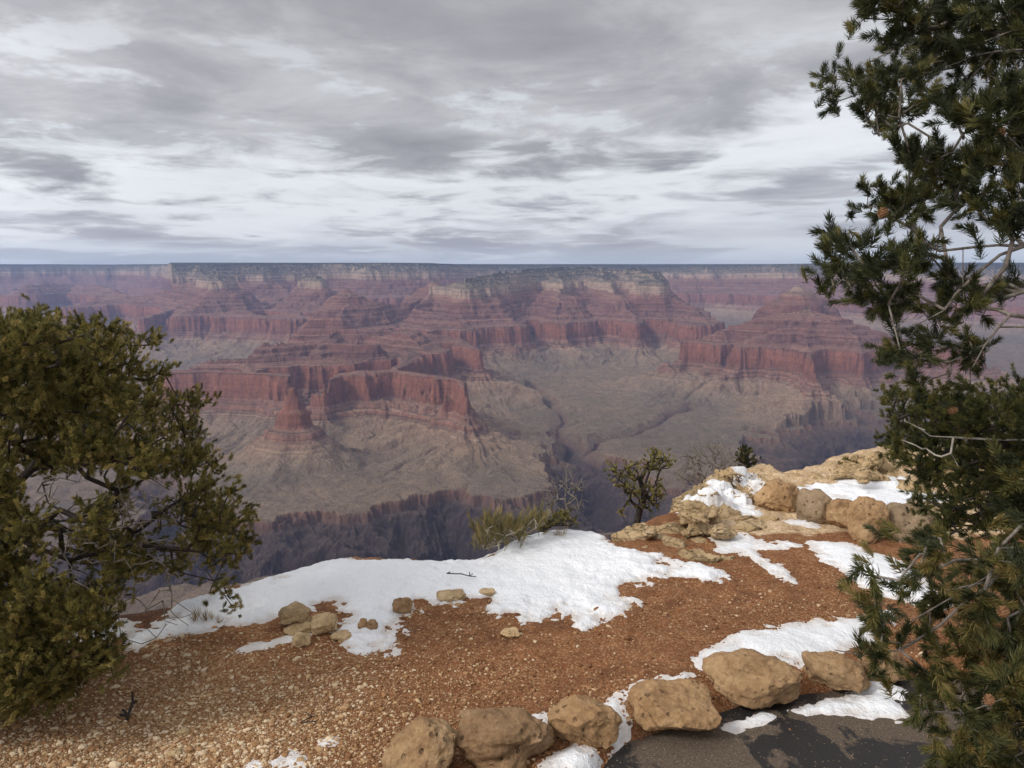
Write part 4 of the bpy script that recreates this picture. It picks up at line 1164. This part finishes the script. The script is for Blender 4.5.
def rim_shrub(name, label, cat, foot, D, zf, limbs_px, targets_px, seed, needle_mat, bark, tm, jitter=0.12, group=None, **kw):
    rg = np.random.default_rng(seed)
    base = at(foot[0], foot[1], D)
    lim = [[base] + [at(x, y, D) for x, y in limbs_px[0]]] + [[at(x, y, D + rg.uniform(-jitter, jitter)) for x, y in L] for L in limbs_px[1:]]
    T = []
    for x, y, r, n in targets_px:
        for _ in range(n):
            T.append(at(x + rg.normal() * r * 0.5, y + rg.normal() * r * 0.5, D + rg.normal() * jitter))
    return tree(name, label, cat, base, lim, np.array(T), rg, needle_mat, bark, tm, group, **kw)


rg = np.random.default_rng(31)
TS = [shoot_template(40, 0.035, 0.022, 0.0045, rg, (0.5, 1.3)) for _ in range(4)]
rim_shrub("juniper_tree", "small gnarled yellow-green juniper leaning out beyond the cracked limestone ledge", "tree", (648, 560), 8.2, 0,
          [[(640, 530), (637, 522), (640, 508), (645, 495), (640, 480), (648, 465)], [(645, 495), (655, 485), (660, 470)], [(640, 500), (625, 485), (615, 476)]],
          [(618, 474, 12, 22), (630, 470, 9, 16), (640, 488, 12, 22), (648, 468, 10, 22), (655, 458, 9, 20), (662, 462, 8, 14), (668, 458, 6, 8), (640, 500, 12, 20), (655, 494, 10, 20), (628, 492, 10, 14), (660, 484, 7, 8), (650, 505, 8, 8), (622, 512, 4, 5), (634, 478, 10, 10)],
          32, N_YEL, B_DARK, TS, jitter=0.16, updir=0.5, extra=1, spread=0.03, tip=0.004, expo=0.42, trunk_r=0.06, seg=0.12)
rim_shrub("juniper_tree", "tiny dark green juniper poking up behind the rounded rock knob", "tree", (748, 480), 9.6, 0, [[(747, 468), (746, 458), (745, 450)]],
          [(741, 453, 5, 18), (748, 451, 5, 18), (744, 461, 6, 20), (750, 462, 5, 14), (739, 462, 4, 8)], 33, N_DARK, B_DARK, TS, jitter=0.1, updir=0.8, extra=1, spread=0.02, tip=0.004, trunk_r=0.02)
rim_shrub("shrub", "low olive shrub crouching behind the highest rock ledge", "shrub", (845, 478), 9.3, 0, [[(845, 470), (846, 464)]],
          [(838, 468, 6, 22), (846, 466, 6, 22), (853, 467, 6, 20), (832, 471, 4, 10), (860, 468, 4, 8)], 34, N_OLIVE, B_DARK, TS, jitter=0.14, updir=0.8, extra=1, spread=0.02, tip=0.003, trunk_r=0.015)
N_BROOM = mat_needle("broom_stems", [(0.0, (0.09, 0.075, 0.03)), (0.6, (0.20, 0.165, 0.06)), (1.0, (0.34, 0.26, 0.12))])
TG = [shoot_template(20, 0.13, 0.085, 0.0032, rg, (0.1, 0.45)) for _ in range(4)]
rim_shrub("shrub", "yellow-green broom-like shrub with pale stems at the back of the long snow bank", "shrub", (500, 568), 6.7, 0, [[(500, 556)]],
          [(486, 536, 8, 14), (491, 528, 8, 16), (500, 532, 9, 16), (510, 530, 8, 13), (520, 527, 8, 12), (530, 524, 7, 9), (538, 526, 6, 8), (482, 546, 5, 8), (497, 542, 9, 12), (520, 538, 7, 9)],
          35, N_BROOM, B_PALE, TG, jitter=0.18, updir=1.2, extra=1, spread=0.04, tip=0.0026, expo=0.3, trunk_r=0.01, wob=0.12)
rim_shrub("shrub", "dark twiggy shrub between the broom-like shrub and the snow crest", "shrub", (556, 556), 7.0, 0, [[(556, 540)]],
          [(548, 522, 8, 26), (558, 518, 8, 26), (566, 516, 7, 20), (572, 524, 5, 10), (542, 530, 6, 12)], 36, N_OLIVE, B_DARK, TS, jitter=0.15, updir=0.9, extra=0, spread=0.02, tip=0.003, trunk_r=0.015)
rim_shrub("dead_shrub", "bare grey dead sapling rising above the snow crest", "dead shrub", (570, 552), 7.6, 0, [[(568, 530), (566, 505), (567, 485), (566, 470)], [(567, 505), (575, 490), (582, 482)], [(566, 512), (556, 500), (548, 492)]],
          [(566, 468, 5, 10), (560, 482, 10, 30), (574, 484, 10, 30), (552, 494, 9, 24), (582, 486, 7, 16), (556, 508, 10, 30), (578, 505, 10, 30), (545, 500, 7, 12), (548, 518, 10, 20)], 37, None, B_DRY, None, jitter=0.15, tip=0.0026, expo=0.32, trunk_r=0.012, wob=0.2, seg=0.06)
rim_shrub("dead_shrub", "round grey leafless bush left of the rounded rock knob", "dead shrub", (712, 500), 9.0, 0, [[(712, 488), (711, 480)]],
          [(688, 462, 12, 70), (698, 453, 12, 70), (710, 449, 12, 70), (722, 453, 12, 60), (733, 460, 9, 40), (680, 474, 9, 50), (696, 470, 14, 70), (716, 466, 14, 70), (728, 474, 8, 30), (704, 482, 10, 40)], 38, None, B_DRY, None, jitter=0.3, tip=0.0024, expo=0.33, trunk_r=0.018, wob=0.15)
rim_shrub("dead_shrub", "brown dead tuft beside the rounded rock knob", "dead shrub", (735, 496), 8.4, 0, [[(735, 488)]], [(730, 480, 5, 40), (738, 478, 5, 44), (733, 486, 5, 30)], 39, None, mat_bark("brown_twigs", (0.06, 0.04, 0.03), (0.15, 0.11, 0.08)), None, jitter=0.1, tip=0.0035, expo=0.3, trunk_r=0.01)
TD = [shoot_template(30, 0.02, 0.13, 0.003, rg, (0.1, 0.9)) for _ in range(4)]
N_STRAW = mat_needle("straw", [(0.0, (0.20, 0.13, 0.06)), (0.6, (0.36, 0.26, 0.14)), (1.0, (0.50, 0.38, 0.22))])


def grass(spots, label, seed):
    rg = np.random.default_rng(seed)
    P = np.array([[*gp(x, y)[:2], 0] for x, y in spots]); P[:, 2] = ground_z(P[:, 0], P[:, 1])
    V, Fq, Ft, tn = needles(P, np.tile([[0, 0, 1.0]], (len(P), 1)) + rg.normal(size=P.shape) * 0.15, TD, rg, (0.6, 1.0))
    c = P.mean(0); o = obj("grass_tuft", mesh_np("grass_tuft", V - c, [Fq, Ft], N_STRAW, False, {'tone': tn}), None, label, 'dry grass', None, 'dry grass tufts on the rim', c)


grass([(200, 622), (206, 624), (212, 622), (196, 626), (218, 625)], "dry straw-coloured grass tuft at the left tip of the long snow bank", 41)
grass([(556, 540), (560, 541), (563, 539)], "few dry stems sticking out of the snow crest", 42)


def fallen_twig(a, b, r, label, seed, side):
    rg = np.random.default_rng(seed)
    p, q = gp(*a, 0.0), gp(*b, 0.0)
    for w_ in (p, q): w_[2] = float(ground_z(np.array([w_[0]]), np.array([w_[1]]))[0]) + r + side
    tg_ = [p + (q - p) * t + np.array([rg.normal() * 0.05, rg.normal() * 0.05, 0.015]) for t in (0.3, 0.5, 0.7, 0.85)]
    A, B, ra, rb, E, ed = grow([[p, (p + q) / 2 + [0, 0.01, 0.005], q]], np.array(tg_), rg, r * 0.6, 0.3, r, 0.2, 0, 0.04)
    V, Fq = tubes(A, B, ra, rb)
    obj("fallen_twig", mesh_np("fallen_twig", V - p, [Fq], B_DARK, True), None, label, 'twig', None, None, p)


fallen_twig((127, 722), (133, 704), 0.010, "short dark stub of wood lying on the gravel below the left pine", 51, 0.0)
fallen_twig((447, 583), (476, 586), 0.005, "thin dark twig lying on the long snow bank", 52, 0.075)
fallen_twig((300, 724), (322, 716), 0.004, "thin dark twig on the bare gravel near the first kerb boulder", 53, 0.0)
